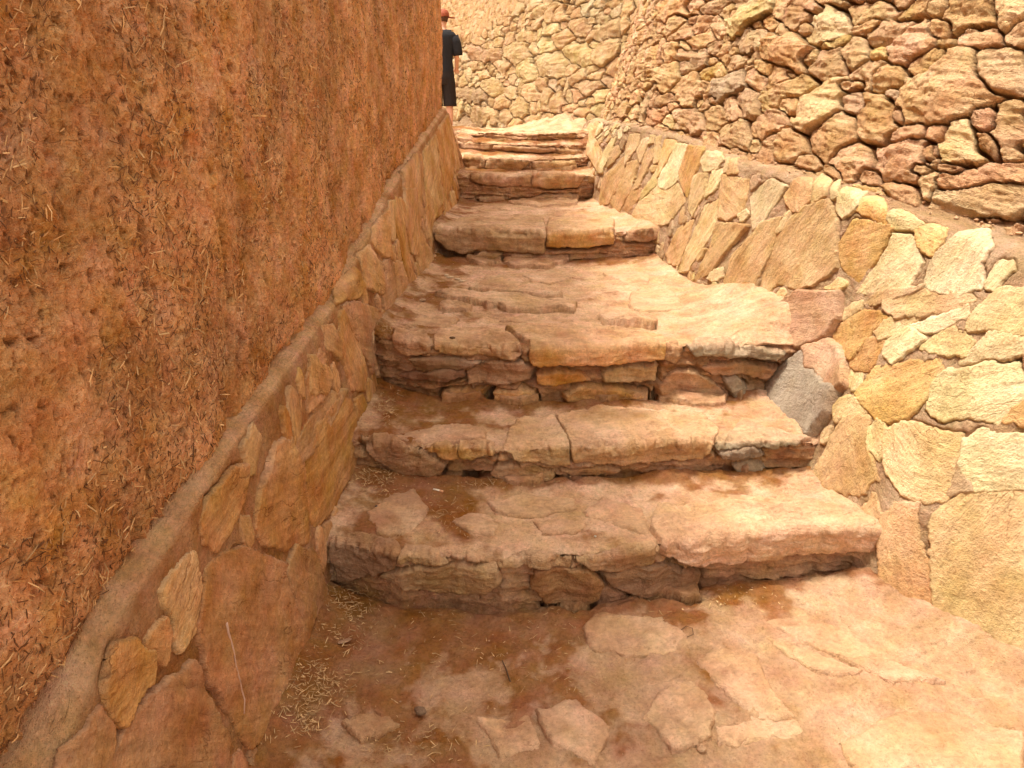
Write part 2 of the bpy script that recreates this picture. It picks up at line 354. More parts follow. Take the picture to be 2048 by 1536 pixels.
# ============================================================ builders for the walls
CLAD = """
K t 130,210 200,185 225,240 175,340 225,420 240,500 210,640 20,620 70,400
K c 215,210 240,200 245,260 200,320 180,310
K c 330,330 370,320 300,520 250,640 215,640 230,500 280,420
K p 375,270 410,260 410,330 390,350
K t 320,450 380,400 400,460 330,560 290,600
K c 455,420 490,310 560,300 570,380 480,520 440,580
K t 220,880 240,720 330,610 440,490 440,600 400,740 300,900 240,930
K t 310,900 420,720 470,560 560,530 550,600 500,780 400,970 330,960
K c 555,440 600,350 640,330 640,400 575,550
K t 570,640 620,470 680,430 690,500 640,600 560,770 510,790
K c 645,390 660,320 700,310 690,370
K c 695,420 720,330 760,320 740,400 760,430 740,540 690,560
K y 740,480 790,350 885,360 870,430 790,570 730,690 740,560
K p 740,710 830,520 890,385 985,400 950,520 900,700 800,790 740,760
K o 915,640 1000,420 1060,410 1140,420 1080,600 1040,700 990,850 940,760
K p 1100,540 1160,455 1300,480 1310,530 1250,600 1140,630
K c 1000,870 1050,680 1100,650 1160,660 1130,840 1040,1020 990,960
K p 1155,800 1210,630 1290,620 1290,690 1230,800 1150,850
K t 1345,650 1375,530 1430,510 1430,640
K c 1310,640 1330,520 1358,510 1335,630
K t 430,960 500,790 580,780 570,860 460,990
K c 560,900 600,800 730,610 720,740 630,820
K c 500,1060 580,900 720,770 800,790 900,740 980,880 840,1060 760,1100
I t 400,0 540,30 520,180 430,250 375,230 385,90
I p 550,110 660,20 750,60 700,140 610,280 560,290
I t 745,120 800,30 890,20 880,140 820,205 780,190
I c 890,100 950,10 995,40 960,110 890,150
I p 1000,100 1040,40 1030,120 1000,135
I p 1030,150 1070,75 1185,100 1140,170 1060,235 1030,190
I y 1130,190 1195,118 1270,130 1300,180 1295,270 1230,240
I c 1300,240 1330,200 1420,210 1500,270 1430,300 1340,290
I y 1450,300 1560,275 1625,300 1600,360 1530,440 1480,400
I o 1040,370 1120,250 1340,290 1280,400 1140,595 1050,500 1040,430
I p 1140,640 1300,420 1345,330 1450,350 1475,500 1400,620 1250,640
I p 1500,600 1560,450 1700,330 1840,310 1870,380 1800,510 1830,590 1700,650 1560,630
I t 610,560 700,300 850,180 980,140 1030,250 1025,510 900,600 800,620 690,590 620,680 580,700
I p 700,310 740,220 785,190 770,250 720,310
I t 400,640 450,450 620,260 715,235 670,400 590,560 540,690 430,680
I t 240,590 330,400 370,265 450,270 540,280 450,380 330,530
I c 170,540 250,300 300,170 380,130 375,240 320,350 220,520
I t 90,430 150,300 240,250 200,400 160,500 100,480
I c 970,620 1040,570 1080,590 1050,635
I c 1060,790 1080,740 1170,690 1160,740 1100,770
I t 1180,700 1250,650 1490,615 1370,670 1230,715
I c 1290,700 1500,640 1700,650 1770,685 1650,740 1360,780 1290,730
I o 1010,890 1060,810 1180,745 1300,780 1230,850 1150,960 1110,1010 1060,970
I c 1240,870 1290,800 1480,770 1330,880 1260,900
I p 1430,830 1735,725 1735,780 1560,850
I p 1290,990 1300,920 1420,840 1510,890 1440,950 1320,1020
I c 1740,840 1780,750 1900,640 2150,620 2500,640 2500,860 2048,865 1900,850
I c 1490,950 1600,850 1680,830 1760,920 1730,980 1600,970
I p 1700,1020 1860,880 1960,880 2120,910 2080,970 1850,1000
I y 1130,1190 1240,1060 1400,1040 1590,1010 1600,1090 1540,1180 1400,1320 1240,1340 1180,1260
I p 1520,1280 1560,1150 1640,1080 1850,1040 2010,1045 2040,1120 2048,1200 1930,1350 1750,1310 1600,1330
I o 1100,1010 1190,900 1290,920 1210,1080 1110,1050
I c 1090,1130 1110,1060 1180,1080 1160,1150 1110,1170
I c 1020,1260 1070,1220 1150,1230 1180,1290 1100,1330 1020,1350
I o 1950,1330 2070,1230 2300,1200 2300,1350 2060,1370
I r 2080,930 2160,900 2600,900 2600,1160 2100,1180 2060,1060
G t 900,330 990,120 1070,60 1120,80 1115,200 1160,330 1080,390 950,360
G c 1125,130 1160,90 1190,130 1190,210 1160,240 1125,200
G c 1200,130 1260,100 1370,120 1500,150 1480,260 1440,400 1350,430 1250,370 1195,280
G p 1515,170 1600,130 1700,150 1770,160 1950,150 1980,340 1770,360 1550,370 1505,260
G t 1180,480 1240,430 1320,440 1330,600 1375,700 1380,900 1300,900 1190,860 1170,650
G c 1390,520 1450,420 1560,390 1770,370 2050,380 2350,700 2350,1500 1770,1140 1600,1060 1450,960 1400,880 1385,700
G k 1460,380 1480,280 1500,290 1540,370
G g 915,400 920,370 980,375 960,415
I k 640,780 830,640 1050,650 1050,780 990,890 850,950 700,890
I g 600,1270 690,1120 850,980 880,1080 990,1160 1045,1190 1000,1300 900,1430 860,1400 720,1380 640,1310
I k 860,960 1000,910 1085,1040 1085,1150 1045,1180 990,1145 885,1060
"""
GAPS = """
H k 1062,1012 1090,1024 1500,1014 1822,990 1818,1012 1480,1040 1380,1040 1300,1035 1080,1040
H k 1490,1120 1780,1112 1790,1060 1828,1000 1812,1125 1700,1138 1500,1140
H k 340,1088 560,1110 665,1090 668,1065 684,1104 560,1120 380,1108
H k 493,250 545,340 680,382 560,388 500,345
H k 1150,332 1400,332 1540,312 1530,335 1400,352 1150,355
H k 780,1160 840,1165 900,1180 860,1220 800,1215
E k 1478,868 1520,930 1620,955 1900,992 2048,1010 2048,1030 1900,1012 1700,1002 1590,970 1500,930
E k 480,862 760,838 1000,842 1100,862 1000,860 700,850 480,874
E k 830,380 970,372 970,384 830,392
E k 1300,385 1400,386 1560,372 1562,384 1400,400 1310,400
E k 1200,1030 1400,1062 1530,1020 1530,1034 1400,1075 1220,1045
G k 508,232 640,240 690,232 690,248 640,250 510,242
G k 740,195 800,192 800,202 750,204
G k 270,655 345,672 335,680 290,676
A k 1060,1495 1200,1512 1430,1498 1425,1510 1200,1524
A k 960,1215 1240,1215 1240,1224 980,1224
"""
SKIRT = """
L r 1180,420 1250,330 1400,290 1650,380 1800,620 1790,900 1600,1250 1420,1420 1300,1200 1180,1000 1130,750
D o 1070,420 1110,300 1140,190 1210,170 1260,300 1285,580 1190,610 1080,600 1060,520
D o 1275,250 1320,100 1400,0 1450,0 1475,80 1475,280 1380,460 1310,530 1280,400
D o 835,520 875,420 960,310 1020,290 1000,420 940,560 890,620 845,600
D c 1010,210 1050,110 1080,170 1060,290 1030,310
L y 580,1100 650,880 750,820 860,880 865,1020 770,1150 710,1270 620,1250
L c 920,540 970,450 1030,380 1110,320 1135,500 1110,750 1020,840 980,780 980,640 930,600
D d 1190,720 1230,620 1300,640 1360,820 1370,900 1310,1040 1270,950 1230,840
L o 830,800 930,690 950,800 940,920 870,880
L r 930,1080 1090,940 1150,1100 1270,1350 1290,1536 560,1600 700,1330
L r 340,1450 560,1230 620,1350 600,1600 320,1600
J t 950,0 1035,0 1050,300 1055,500 1000,480 960,300
J c 1040,300 1100,330 1130,430 1165,480 1170,560 1110,690 1070,640 1040,500
J o 880,60 950,90 955,300 1000,600 1060,730 1000,760 930,500 880,300
J c 832,90 870,80 878,380 850,380 832,280
J t 1110,0 1170,0 1190,180 1190,250 1160,460 1120,300
J o 1180,0 1250,0 1255,150 1200,220
J t 700,300 820,150 835,400 855,520 780,500 700,400
J t 590,500 680,430 760,600 785,700 775,800 650,740
J d 765,560 850,540 885,700 870,880 800,920 770,780
J t 865,560 930,560 990,690 960,800 900,860 885,700
J o 420,740 560,600 640,740 600,820 470,850 420,870
J d 470,900 560,860 780,940 770,1010 690,1090 700,1400 600,1200 510,1020
J o 440,980 465,930 590,1180 650,1400 650,1536 540,1536 470,1250
J t 320,1050 400,1040 460,1200 450,1280 340,1200
J c 215,1280 250,1290 350,1370 380,1450 340,1560 220,1560
P t 800,345 830,310 842,420 835,520 812,470
P c 846,305 868,272 884,400 866,440 850,400
P o 872,265 893,232 908,330 895,400 886,380
P c 896,240 900,250 922,335 912,340
P d 590,900 610,850 650,790 690,780 640,880 600,930
P d 610,760 640,700 660,740 650,790 615,820
"""
def parse(txt, sheet, bare=False):
    out = []
    for ln in txt.strip().splitlines():
        f = ln.split(); pts = [tuple(map(float, q.split(','))) for q in f[2:]]
        p = trace(sheet, f[0], pts)
        if p is not None: out.append((f[1], p))
        else: print('MISSED', ln[:40])
    return [p for _, p in out] if bare else out
def autofill(sheet, polys, lo, hi, sizes, cols, seed, asp=(1.3, 2.2), ang=(math.pi / 2, .3), gap=.008, tries=500):
    g = np.random.default_rng(seed); out = list(polys)
    for sz in sizes:
        for _ in range(tries):
            c = np.array((g.uniform(lo[0], hi[0]), g.uniform(lo[1], hi[1]))); a = g.normal(*ang); k = math.sqrt(g.uniform(*asp)); n = int(g.integers(5, 9))
            th = (np.arange(n) + g.uniform(-.3, .3, n)) * 2 * math.pi / n; r = sz * g.uniform(.8, 1.15, n)
            q = np.stack([np.cos(th) * r * k, np.sin(th) * r / k], 1); q = q @ np.array([[math.cos(a), math.sin(a)], [-math.sin(a), math.cos(a)]]) + c
            if (q[:, 1] > hi[1]).any() or (q[:, 1] < lo[1]).any(): continue
            t = np.concatenate([q, c[None], (q + c) / 2, (q + np.roll(q, 1, 0)) / 2]); ok = True
            for _, p in out:
                if abs(p[:, 0].mean() - c[0]) > .55 : continue
                if (sdf(t[:, 0], t[:, 1], p) > -gap).any() or (sdf(p[:, 0], p[:, 1], q) > -gap).any(): ok = False; break
            if ok: out.append((cols[int(g.integers(len(cols)))], q))
    return out
def long_axis(p):
    q = p - p.mean(0); w_, e = np.linalg.eigh(q.T @ q); return math.atan2(e[1, 1], e[0, 1])
def mortar_sheet(name, sheet, polys, uv_lo, uv_hi, vsp, mat, parent, base, wa=1.0, amp=.008, seed=1, pale=None):
    us = adaptive(sheet, uv_lo[0], uv_hi[0], 1.4, .003, .02); vs = np.arange(uv_lo[1], uv_hi[1], vsp)
    U, V = np.meshgrid(us, vs, indexing='ij'); D = union_sdf(us, vs, U, V, [p for _, p in polys], wa)
    n1 = fbm(U * 6, V * 6, 4, seed); n2 = fbm(U * 28, V * 28, 4, seed + 5, .6)
    dig = sm(fbm(U * 4 + 5, V * 4, 3, seed + 9), .02, .3) * np.exp(-((D + .004) / .006) ** 2)
    h = n1 * amp * 1.6 + n2 * amp - dig * .022 - .001
    h = np.where(D > .002, -.025, h)
    P, N = sheet.ev(U, V); P = P + N * h[..., None]
    col = np.ones(U.shape + (3,)) * np.array(base); k = (1 + .18 * n1 + .12 * n2)[..., None]; col = col * k
    if pale is not None:
        m = sm(V, *pale[:2])[..., None]; col = col * (1 - m) + m * np.array(pale[2]) * k
    gr = np.stack([U.ravel(), V.ravel(), h.ravel()], 1)
    return mesh(name, P.reshape(-1, 3), quads(len(us), len(vs)), mat, parent, col.reshape(-1, 3), gr)
def slab_behind(name, sheet, thick, mat, parent, step=6, drop=0.03, direction=None):
    """the wall's body behind its face: closed solid following the sheet"""
    P = sheet.P[::step, ::step]; N = sheet.N[::step, ::step]; nu, nv = P.shape[:2]
    d = N if direction is None else np.ones_like(N) * np.array(direction)
    A = (P - N * drop).reshape(-1, 3); B = (P - d * thick).reshape(-1, 3); n = nu * nv
    Q = [quads(nu, nv), quads(nu, nv, True) + n]
    ring = [i * nv for i in range(nu)] + [(nu - 1) * nv + j for j in range(1, nv)] + [i * nv + nv - 1 for i in range(nu - 2, -1, -1)] + [j for j in range(nv - 2, 0, -1)]
    r = np.array(ring); r2 = np.roll(r, -1); Q.append(np.stack([r, r2, r2 + n, r + n], 1))
    V = np.concatenate([A, B]); return mesh(name, V, np.concatenate(Q), mat, parent, np.ones_like(V) * np.array((.42, .25, .13)), V)
# ---- clad wall
LAB = dict(y='bright ochre yellow facing stone', g='smooth grey slab', p='pale cream facing stone', o='orange facing stone', r='reddish stone')
cw = tag(empty('retaining_wall', (1.2, 3, .6)), 'low retaining wall faced with pale yellow irregular flat stones in brown mortar beside the steps', 'wall')
cw.location = (0, 0, 0)
cp = parse(CLAD, clad); n_tr = len(cp)
cp = autofill(clad, cp, (ccu[1], .12), (ccu[9], ccv[2] - .01), (.05, .035, .024), 'tcpk', 6, ang=(1.0, .4), gap=.006, tries=900)
print('clad stones', n_tr, len(cp))
mortar_sheet('mortar', clad, cp, (0, 0), (ccu[12], clad.v[-1]), .0045, M_MORTAR, cw, (.66, .44, .26), seed=2, pale=(ccv[2] - .02, ccv[2] + .03, (.72, .46, .26)))
for k, (c, p) in enumerate(cp):
    low = n_tr - 3 <= k < n_tr
    relief('grey_slab' if c == 'g' and low else 'facing_stone', clad, p, .004 + .005 * rng.random() + (.034 if low else 0), .006 if not low else .014, 100 + k, M_CLAD, cw, jit(np.array(PAL[c]) if c == 'g' else np.array(PAL[c]) * .76 + np.array((.72, .47, .25)) * .2, k, .07),
           ang=long_axis(p), rough=.004, strata=.0035 if c != 'g' else .001, tilt=.04, grow=.011, label=LAB.get(c))
slab_behind('wall_core', clad, .35, M_HILL, cw, step=5, drop=.05, direction=(-.95, -.2, .1))
# ---- skirt
sw = tag(empty('skirting_wall', (0, 0, 0)), 'low sloping skirt wall of brown stone slabs with smooth mud capping under the mud wall', 'wall')
sp_ = parse(SKIRT, skirt)
sp_ = autofill(skirt, sp_, (.3, .02), (scu[9], scv[1] - .01), (.10, .07, .045, .03), 'totdo', 8, ang=(math.pi / 2, .25), gap=.004, tries=2200)
print('skirt stones', len(sp_))
mortar_sheet('mortar', skirt, sp_, (0, 0), (skirt.u[-1], skirt.v[-1]), .004, M_MORTAR, sw, (.60, .30, .125), seed=4, pale=(scv[1] - .008, scv[1] + .012, (.88, .52, .26)), amp=.005)
for k, (c, p) in enumerate(sp_):
    col = np.array(PAL[c]) * (.86, .78, .70)
    ob = relief('facing_stone', skirt, p, .006 + .006 * rng.random(), .006, 300 + k, M_SKIRT, sw, jit(col * .6 + np.array((.64, .34, .145)) * .4, k, .06), ang=long_axis(p), rough=.003, strata=.0035, tilt=.03, grow=.010)
    if k == 0 and ob:
        ob['label'] = 'large smooth brown slab with a white scratch'; BIG = ob
slab_behind('wall_core', skirt, .3, M_HILL, sw, step=5, drop=.05, direction=(1, 0, 0))
# ---- stairs
STEPS = """
H 4 d 495,235 700,170 1130,180 1145,250 1140,370 1000,365 880,350 760,345 660,375 570,345 500,290
H 4 o 1148,245 1165,190 1330,150 1540,190 1545,245 1540,310 1400,330 1150,330
H 4 k 1620,240 1700,190 1870,220 1870,290 1760,300 1620,300
H 4 k 680,390 770,360 880,372 885,430 780,440 690,420
H 4 d 905,400 960,375 1200,388 1290,392 1260,420 1150,460 960,460 900,430
H 5 t 745,45 900,35 905,60 780,70
H 5 d 920,60 1130,30 1340,30 1330,90 1100,100 960,90
H 3 d 700,600 800,500 950,510 1020,540 960,580 820,590
H 3 d 1000,500 1180,470 1300,520 1180,550 1060,540
H 3 e 680,600 880,590 1240,635 1200,650 900,618
H 3 e 490,630 700,615 1040,650 1330,680 1310,735 1190,722 920,717 860,692 800,700 740,670
H 3 k 1480,490 1640,470 1760,500 1740,550 1600,550
H 3 k 1640,600 1780,560 1900,600 1960,700 1700,730 1630,680
H 3 e 1460,750 1500,710 1620,740 1800,780 1790,810 1600,800 1480,790
H 3 e 520,700 620,685 720,700 680,725 560,715
H 3 d 360,760 430,720 640,760 560,800 400,800
H 3 d 870,765 1000,740 1240,770 1180,800 1040,780
H 3 o 910,830 1060,812 1400,802 1700,850 1830,870 1825,985 1500,1008 1090,1018 1055,980 1050,930 990,890
H 3 t 500,860 600,822 780,812 895,842 970,890 1010,960 960,988 800,962 620,960 500,930
H 3 d 250,840 440,850 490,900 470,955 350,965 280,930
H 3 b 290,1080 360,1060 560,1050 670,1050 665,1090 560,1110 380,1100
H 3 k 680,1062 800,1000 1000,1000 1062,1040 1045,1105 900,1130 690,1130
H 3 b 350,980 550,970 780,1000 660,1045 400,1045
H 3 o 540,1180 640,1160 790,1165 770,1220 600,1240 540,1240
H 3 o 840,1170 1000,1160 1080,1180 1110,1240 1000,1258 880,1240
H 3 o 1085,1070 1200,1050 1350,1060 1400,1100 1200,1130 1095,1120
H 3 t 1480,1060 1560,1030 1790,1022 1780,1110 1600,1120 1490,1120
H 3 o 1250,1185 1340,1135 1500,1150 1740,1180 1740,1220 1500,1240 1260,1230
I 3 k 62,935 145,920 180,960 140,1025 70,1010
I 3 g 195,935 260,915 500,930 740,960 690,1005 450,985 250,985
I 3 d 45,1140 130,1070 220,1065 320,1110 425,1200 410,1265 250,1270 60,1230
I 3 k 270,1045 450,1020 690,1060 640,1115 480,1085 350,1090
I 3 g 395,1110 460,1095 525,1150 500,1235 440,1205
E 2 d 430,195 700,130 950,150 960,200 820,215 600,210
E 2 t 1050,210 1110,120 1300,90 1375,230 1385,320 1270,330 1100,300 1050,260
E 2 t 1315,100 1560,50 1800,60 2048,90 2150,150 2110,230 2060,290 1850,305 1600,322 1400,315 1385,230
E 2 o 820,225 900,208 1000,230 990,270 880,300 820,280
E 2 o 640,240 740,215 812,240 820,298 740,290 660,265
E 2 d 1010,335 1200,330 1310,380 1210,440 1060,430 980,380
E 2 d 1330,360 1500,340 1640,350 1560,380 1400,385
E 2 k 310,200 500,210 620,260 750,330 720,370 560,380 400,300
G 2 g 480,165 600,110 780,140 880,160 810,187 700,197 485,195
G 2 g 490,200 640,197 690,228 640,238 500,233
G 2 g 545,262 620,250 690,270 610,308
E 1 k 340,590 480,480 580,460 660,560 600,650 520,690 400,690
E 1 k 780,630 860,590 960,590 1030,650 990,700 880,700
E 1 d 1445,570 1560,500 1750,560 1795,690 1740,690 1600,640 1480,600
E 1 d 1200,620 1300,610 1470,640 1440,680 1380,700 1230,690
E 1 d 960,520 1150,480 1400,500 1420,560 1200,600 1000,580
E 1 b 150,710 300,700 500,740 520,790 480,860 300,900 200,910 170,800
E 1 d 500,830 540,750 700,770 760,830 640,835
E 1 d 765,815 900,780 1100,800 1200,790 1400,800 1380,838 1200,828 1080,858 900,832
E 1 d 420,890 600,850 860,842 1010,852 1030,920 960,970 850,980 700,990 560,960
E 1 k 1180,930 1200,860 1320,835 1480,862 1550,930 1530,1010 1400,1060 1260,1040
E 1 d 1410,805 1560,780 1795,740 1815,828 1560,865 1480,850
E 1 b 1550,890 1700,850 1820,840 2040,880 2048,1000 1900,990 1700,990 1600,950
G 1 k 212,545 232,470 560,430 900,425 1060,470 1180,520 1185,600 1000,625 700,648 400,668 250,640
E 0 d 1450,1180 1500,1100 1850,1110 1990,1220 2000,1260 1700,1310 1490,1290
G 0 t 400,1100 450,1060 650,1070 700,1170 810,1330 640,1345 540,1250 470,1180
G 0 d 680,930 850,900 1080,1000 1300,1130 1450,1180 1200,1180 1000,1080 820,1000
G 0 d 700,990 900,1060 1100,1130 1000,1160 780,1080
G 0 d 490,1355 815,1345 860,1390 700,1430 500,1440
G 0 k 240,1240 300,1180 400,1180 480,1300 470,1420 300,1460 180,1330
G 0 k 1000,1430 1250,1300 1520,1320 1770,1400 1770,1600 1100,1600
P 0 d 1070,1425 1150,1400 1220,1455 1190,1536 1100,1500
P 0 d 950,1430 1060,1440 1080,1500 1000,1520
P 0 k 680,1440 760,1420 800,1450 720,1480
A 5 d 560,1412 1045,1392 1050,1490 860,1490 700,1480 570,1450
A 5 t 1058,1390 1480,1410 1430,1495 1200,1510 1060,1490
A 5 c 1500,1400 1610,1410 1600,1470 1500,1460
A 6 t 510,1250 660,1255 670,1345 560,1345 510,1300
A 6 t 680,1270 1040,1280 1000,1340 900,1358 690,1350
A 6 t 1060,1290 1400,1280 1420,1350 1100,1368
A 7 d 450,1135 740,1150 735,1200 500,1185
A 7 d 750,1155 1240,1185 1240,1215 960,1213 750,1190
A 7 d 1250,1190 1440,1195 1420,1225 1260,1220
A 8 d 430,1050 660,1068 650,1087 440,1082
A 8 b 455,1090 590,1092 580,1130 455,1120
"""
steps_p = []
for ln in STEPS.strip().splitlines():
    f = ln.split(); p = trace(stairs, f[0], [tuple(map(float, q.split(','))) for q in f[3:]])
    if p is None: print('MISSED', ln[:30])
    else: steps_p.append((int(f[1]), f[2], p))
vr = np.array([VS[np.where((sect == k) & (kind == 1))[0][0]] if k else 0 for k in range(9)])
def rv(V): return np.interp(V, VS, riser_v)
NOSE = np.array([VS[np.where((sect == k) & (kind == 1))[0][-1]] for k in range(1, 9)])
def chips(U, V):
    d = np.full(np.shape(V), 9.0)
    m = np.zeros(np.shape(V))
    for q_, n_ in enumerate(NOSE):
        w_ = 1 - .85 * sm(U, .22, .28) if q_ == 0 else (1 - .7 * sm(U, .02, .06) * (1 - sm(U, .55, .6)) if q_ == 2 else 1)
        m = np.maximum(m, np.exp(-((V - n_ - .004) / .022) ** 2) * w_)
    return -m * (.030 * sm(fbm(U * 9, V * 6, 3, 91), .0, .45) + .016 * sm(fbm(U * 30, V * 20, 3, 92), -.05, .4) + .001)
us = np.unique(np.concatenate([np.arange(-.93, 1.25, .0042), np.arange(1.25, 2.42, .009)]))
vs = [0.0]
while vs[-1] < VS[-1] - .01:
    yv = np.interp(vs[-1], VS, P[45, :, 1]); r_ = np.interp(vs[-1], VS, kind)
    s_ = .012 if yv < .9 else (.0042 if yv < 3 else .0065)
    vs.append(vs[-1] + (min(s_, .0045) if r_ > 0 else s_))
vs = np.array(vs); U, V = np.meshgrid(us, vs, indexing='ij')
D = union_sdf(us, vs, U, V, [p for _, _, p in steps_p])
DG = union_sdf(us, vs, U, V, parse(GAPS, stairs, True), .5)
RV = rv(V)
n1 = fbm(U * 4, V * 4, 4, 11); n2 = fbm(U * 16, V * 16, 4, 12, .55); n3 = fbm(U * 60, V * 60, 3, 13, .6)
stra = fbm(U * 5, V * 38, 4, 14, .55); ql = stra * 3.5; ter = (np.floor(ql) + sm(ql - np.floor(ql), .3, .7)) / 3.5
ridg = fbm(U * 9, V * 22, 4, 19, .6)
tt = fbm(U * 3.2, V * 9, 4, 24, .55) * 3; chipm = None; h_t = ((np.floor(tt) + sm(tt - np.floor(tt), .30, .70)) / 3) * .016 + n1 * .014 + n2 * .006 + n3 * .0035
h_r = n1 * .026 + ter * .040 + ridg * .020 + n3 * .003 - .006
h = h_t * (1 - RV) + h_r * RV
dig = sm(fbm(U * 5, V * 5 + 3, 3, 21), -.05, .25) * np.exp(-((D + .005) / .008) ** 2) * RV
h = h - dig * .05
h = h + chips(U, V)
h = h * (1 - sm(DG, -.006, .003)) - .13 * sm(DG, -.004, .010)
th_ = .002 + .014 * (V < vr[1]) * sm(n1 + n2, -.2, .2) + (1 - RV) * (.008 + .022 * np.clip(n2 + .1, 0, 1))
h = np.where(D > th_, np.minimum(h, 0) - .02, h)
Pp, Nn = stairs.ev(U, V); Pp = Pp + Nn * h[..., None]
# worn pale crust and darker loose soil (soil collects in patches with a shape of their own)
dist = np.full(V.shape, 9.0)
for k in range(1, 9): dist = np.minimum(dist, np.where(V <= vr[k] + .02, vr[k] - V, 9.0))
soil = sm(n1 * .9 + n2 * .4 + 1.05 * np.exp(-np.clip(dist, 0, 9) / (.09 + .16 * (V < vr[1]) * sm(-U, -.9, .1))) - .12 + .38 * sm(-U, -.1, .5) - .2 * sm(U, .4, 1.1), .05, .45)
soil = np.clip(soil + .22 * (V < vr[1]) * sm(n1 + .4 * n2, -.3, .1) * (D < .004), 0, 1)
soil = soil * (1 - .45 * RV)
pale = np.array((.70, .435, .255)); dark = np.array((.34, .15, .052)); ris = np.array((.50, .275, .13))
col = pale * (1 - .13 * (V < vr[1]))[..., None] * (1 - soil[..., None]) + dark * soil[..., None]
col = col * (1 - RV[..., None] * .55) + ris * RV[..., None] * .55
col = col * (1 + .16 * n2 + .1 * n3)[..., None]
gr = Pp[..., [0, 2, 1]]
st_root = tag(empty('stone_stairway'), 'worn rough stone and earth stairway rising between the two walls', 'stairway')
path = None; step_ob = {}
SV = np.array([vr[k] for k in range(9)] + [VS[-1]])
for k in range(9):
    a = np.searchsorted(vs, SV[k] - (.0 if k else 0)); b = np.searchsorted(vs, SV[k + 1]) + 1; b = min(b, len(vs))
    sub = Pp[:, a:b]; nm = 'path' if k == 0 else 'step'
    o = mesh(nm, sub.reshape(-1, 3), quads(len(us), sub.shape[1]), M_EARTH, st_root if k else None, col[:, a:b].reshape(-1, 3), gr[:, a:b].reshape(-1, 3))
    if k == 0: tag(o, 'trodden earth path with flat stones sunk in it', None, None, 'structure'); path = o
    step_ob[k] = o
SL = dict(g='grey slab', o='ochre edged slab', b='dark weathered stone')
_us, _vs, _so = us.copy(), vs.copy(), soil.copy()
def soil_(U, V): return _so[np.clip(np.searchsorted(_us, U), 0, len(_us) - 1), np.clip(np.searchsorted(_vs, V), 0, len(_vs) - 1)]
for k, (st, c, p) in enumerate(steps_p):
    tr = float(rv(np.array([p[:, 1].mean()]))[0]); span = rv(p[:, 1]).max()
    T = .006 if span < .3 else .015
    if st == 0: T = .006
    if c == 'e': T = .030
    if c in 'og' and st in (1, 3, 4) and span > .3: T = .026
    big = k in [i for i, q in enumerate(steps_p) if q[1] == 'k' and q[0] == 1 and q[2][:, 0].max() > 1.0]
    if big: T = .022
    bev = .016 if st == 0 else (.008 if c == 'e' else .018 if span < .3 else .007)
    base_ = np.array((.54, .315, .16)) if span > .3 else pale; mixf = dict(o=1, g=.8, b=.7).get(c, .35); colr = (np.array(PAL[c]) * mixf + base_ * (1 - mixf)) if st else np.array(PAL[c]) * .25 + pale * .72
    if big: colr = np.array((.74, .50, .31))
    relief('paving_stone' if st == 0 else 'step_stone', stairs, p, T, bev, 500 + k, M_STEP, step_ob[st], jit(colr, k + 50, .06), ang=0.0,
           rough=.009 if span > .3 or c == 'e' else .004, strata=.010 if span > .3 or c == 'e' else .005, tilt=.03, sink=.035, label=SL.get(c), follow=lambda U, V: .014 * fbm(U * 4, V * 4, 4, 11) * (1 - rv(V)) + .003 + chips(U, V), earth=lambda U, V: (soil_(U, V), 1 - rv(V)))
# body under the steps
B = stairs.P[::10, ::6]; slab = Sheet(B - np.array((0, 0, .06)), stairs.u[::10], stairs.v[::6])
# ============================================================ UPPER LANDING AND GROUND
xx = np.concatenate([np.arange(-7, -1.5, .12), np.arange(-1.5, 1.9, .02), np.arange(1.9, 4, .12)]); yy = np.arange(7.9, 20, .03)
X, Y = np.meshgrid(xx, yy, indexing='ij')
n1_, n2_ = fbm(X * 2, Y * 2, 4, 31), fbm(X * 9, Y * 9, 4, 32, .6)
heap = .2 * sm(X, -.1, .85) * sm(Y, 8.0, 8.9) + .05 * sm(Y, 8.5, 11)
Zz = 1.428 + .018 * n1_ + .012 * n2_ + heap * (1 + .5 * n2_) - .12 * (1 - sm(Y, 8.0, 8.3)) - .13 * sm(Y, 9.2, 11) * (1 - sm(X, -.7, .3))
Vv = np.stack([X, Y, Zz], -1).reshape(-1, 3)
cc = (np.array((.60, .37, .21)) * (1 + .25 * n1_ + .2 * n2_)[..., None]).reshape(-1, 3)
tag(mesh('upper_path', Vv, quads(len(xx), len(yy)), M_EARTH, None, cc, Vv), 'earth path at the head of the steps', None, None, 'structure')
g = np.array([(-300, -300, -.12), (300, -300, -.12), (300, 300, -.12), (-300, 300, -.12)], float)
tag(mesh('ground', g, np.array([[0, 1, 2, 3]]), M_HILL), 'bare brown earth', None, None, 'structure')
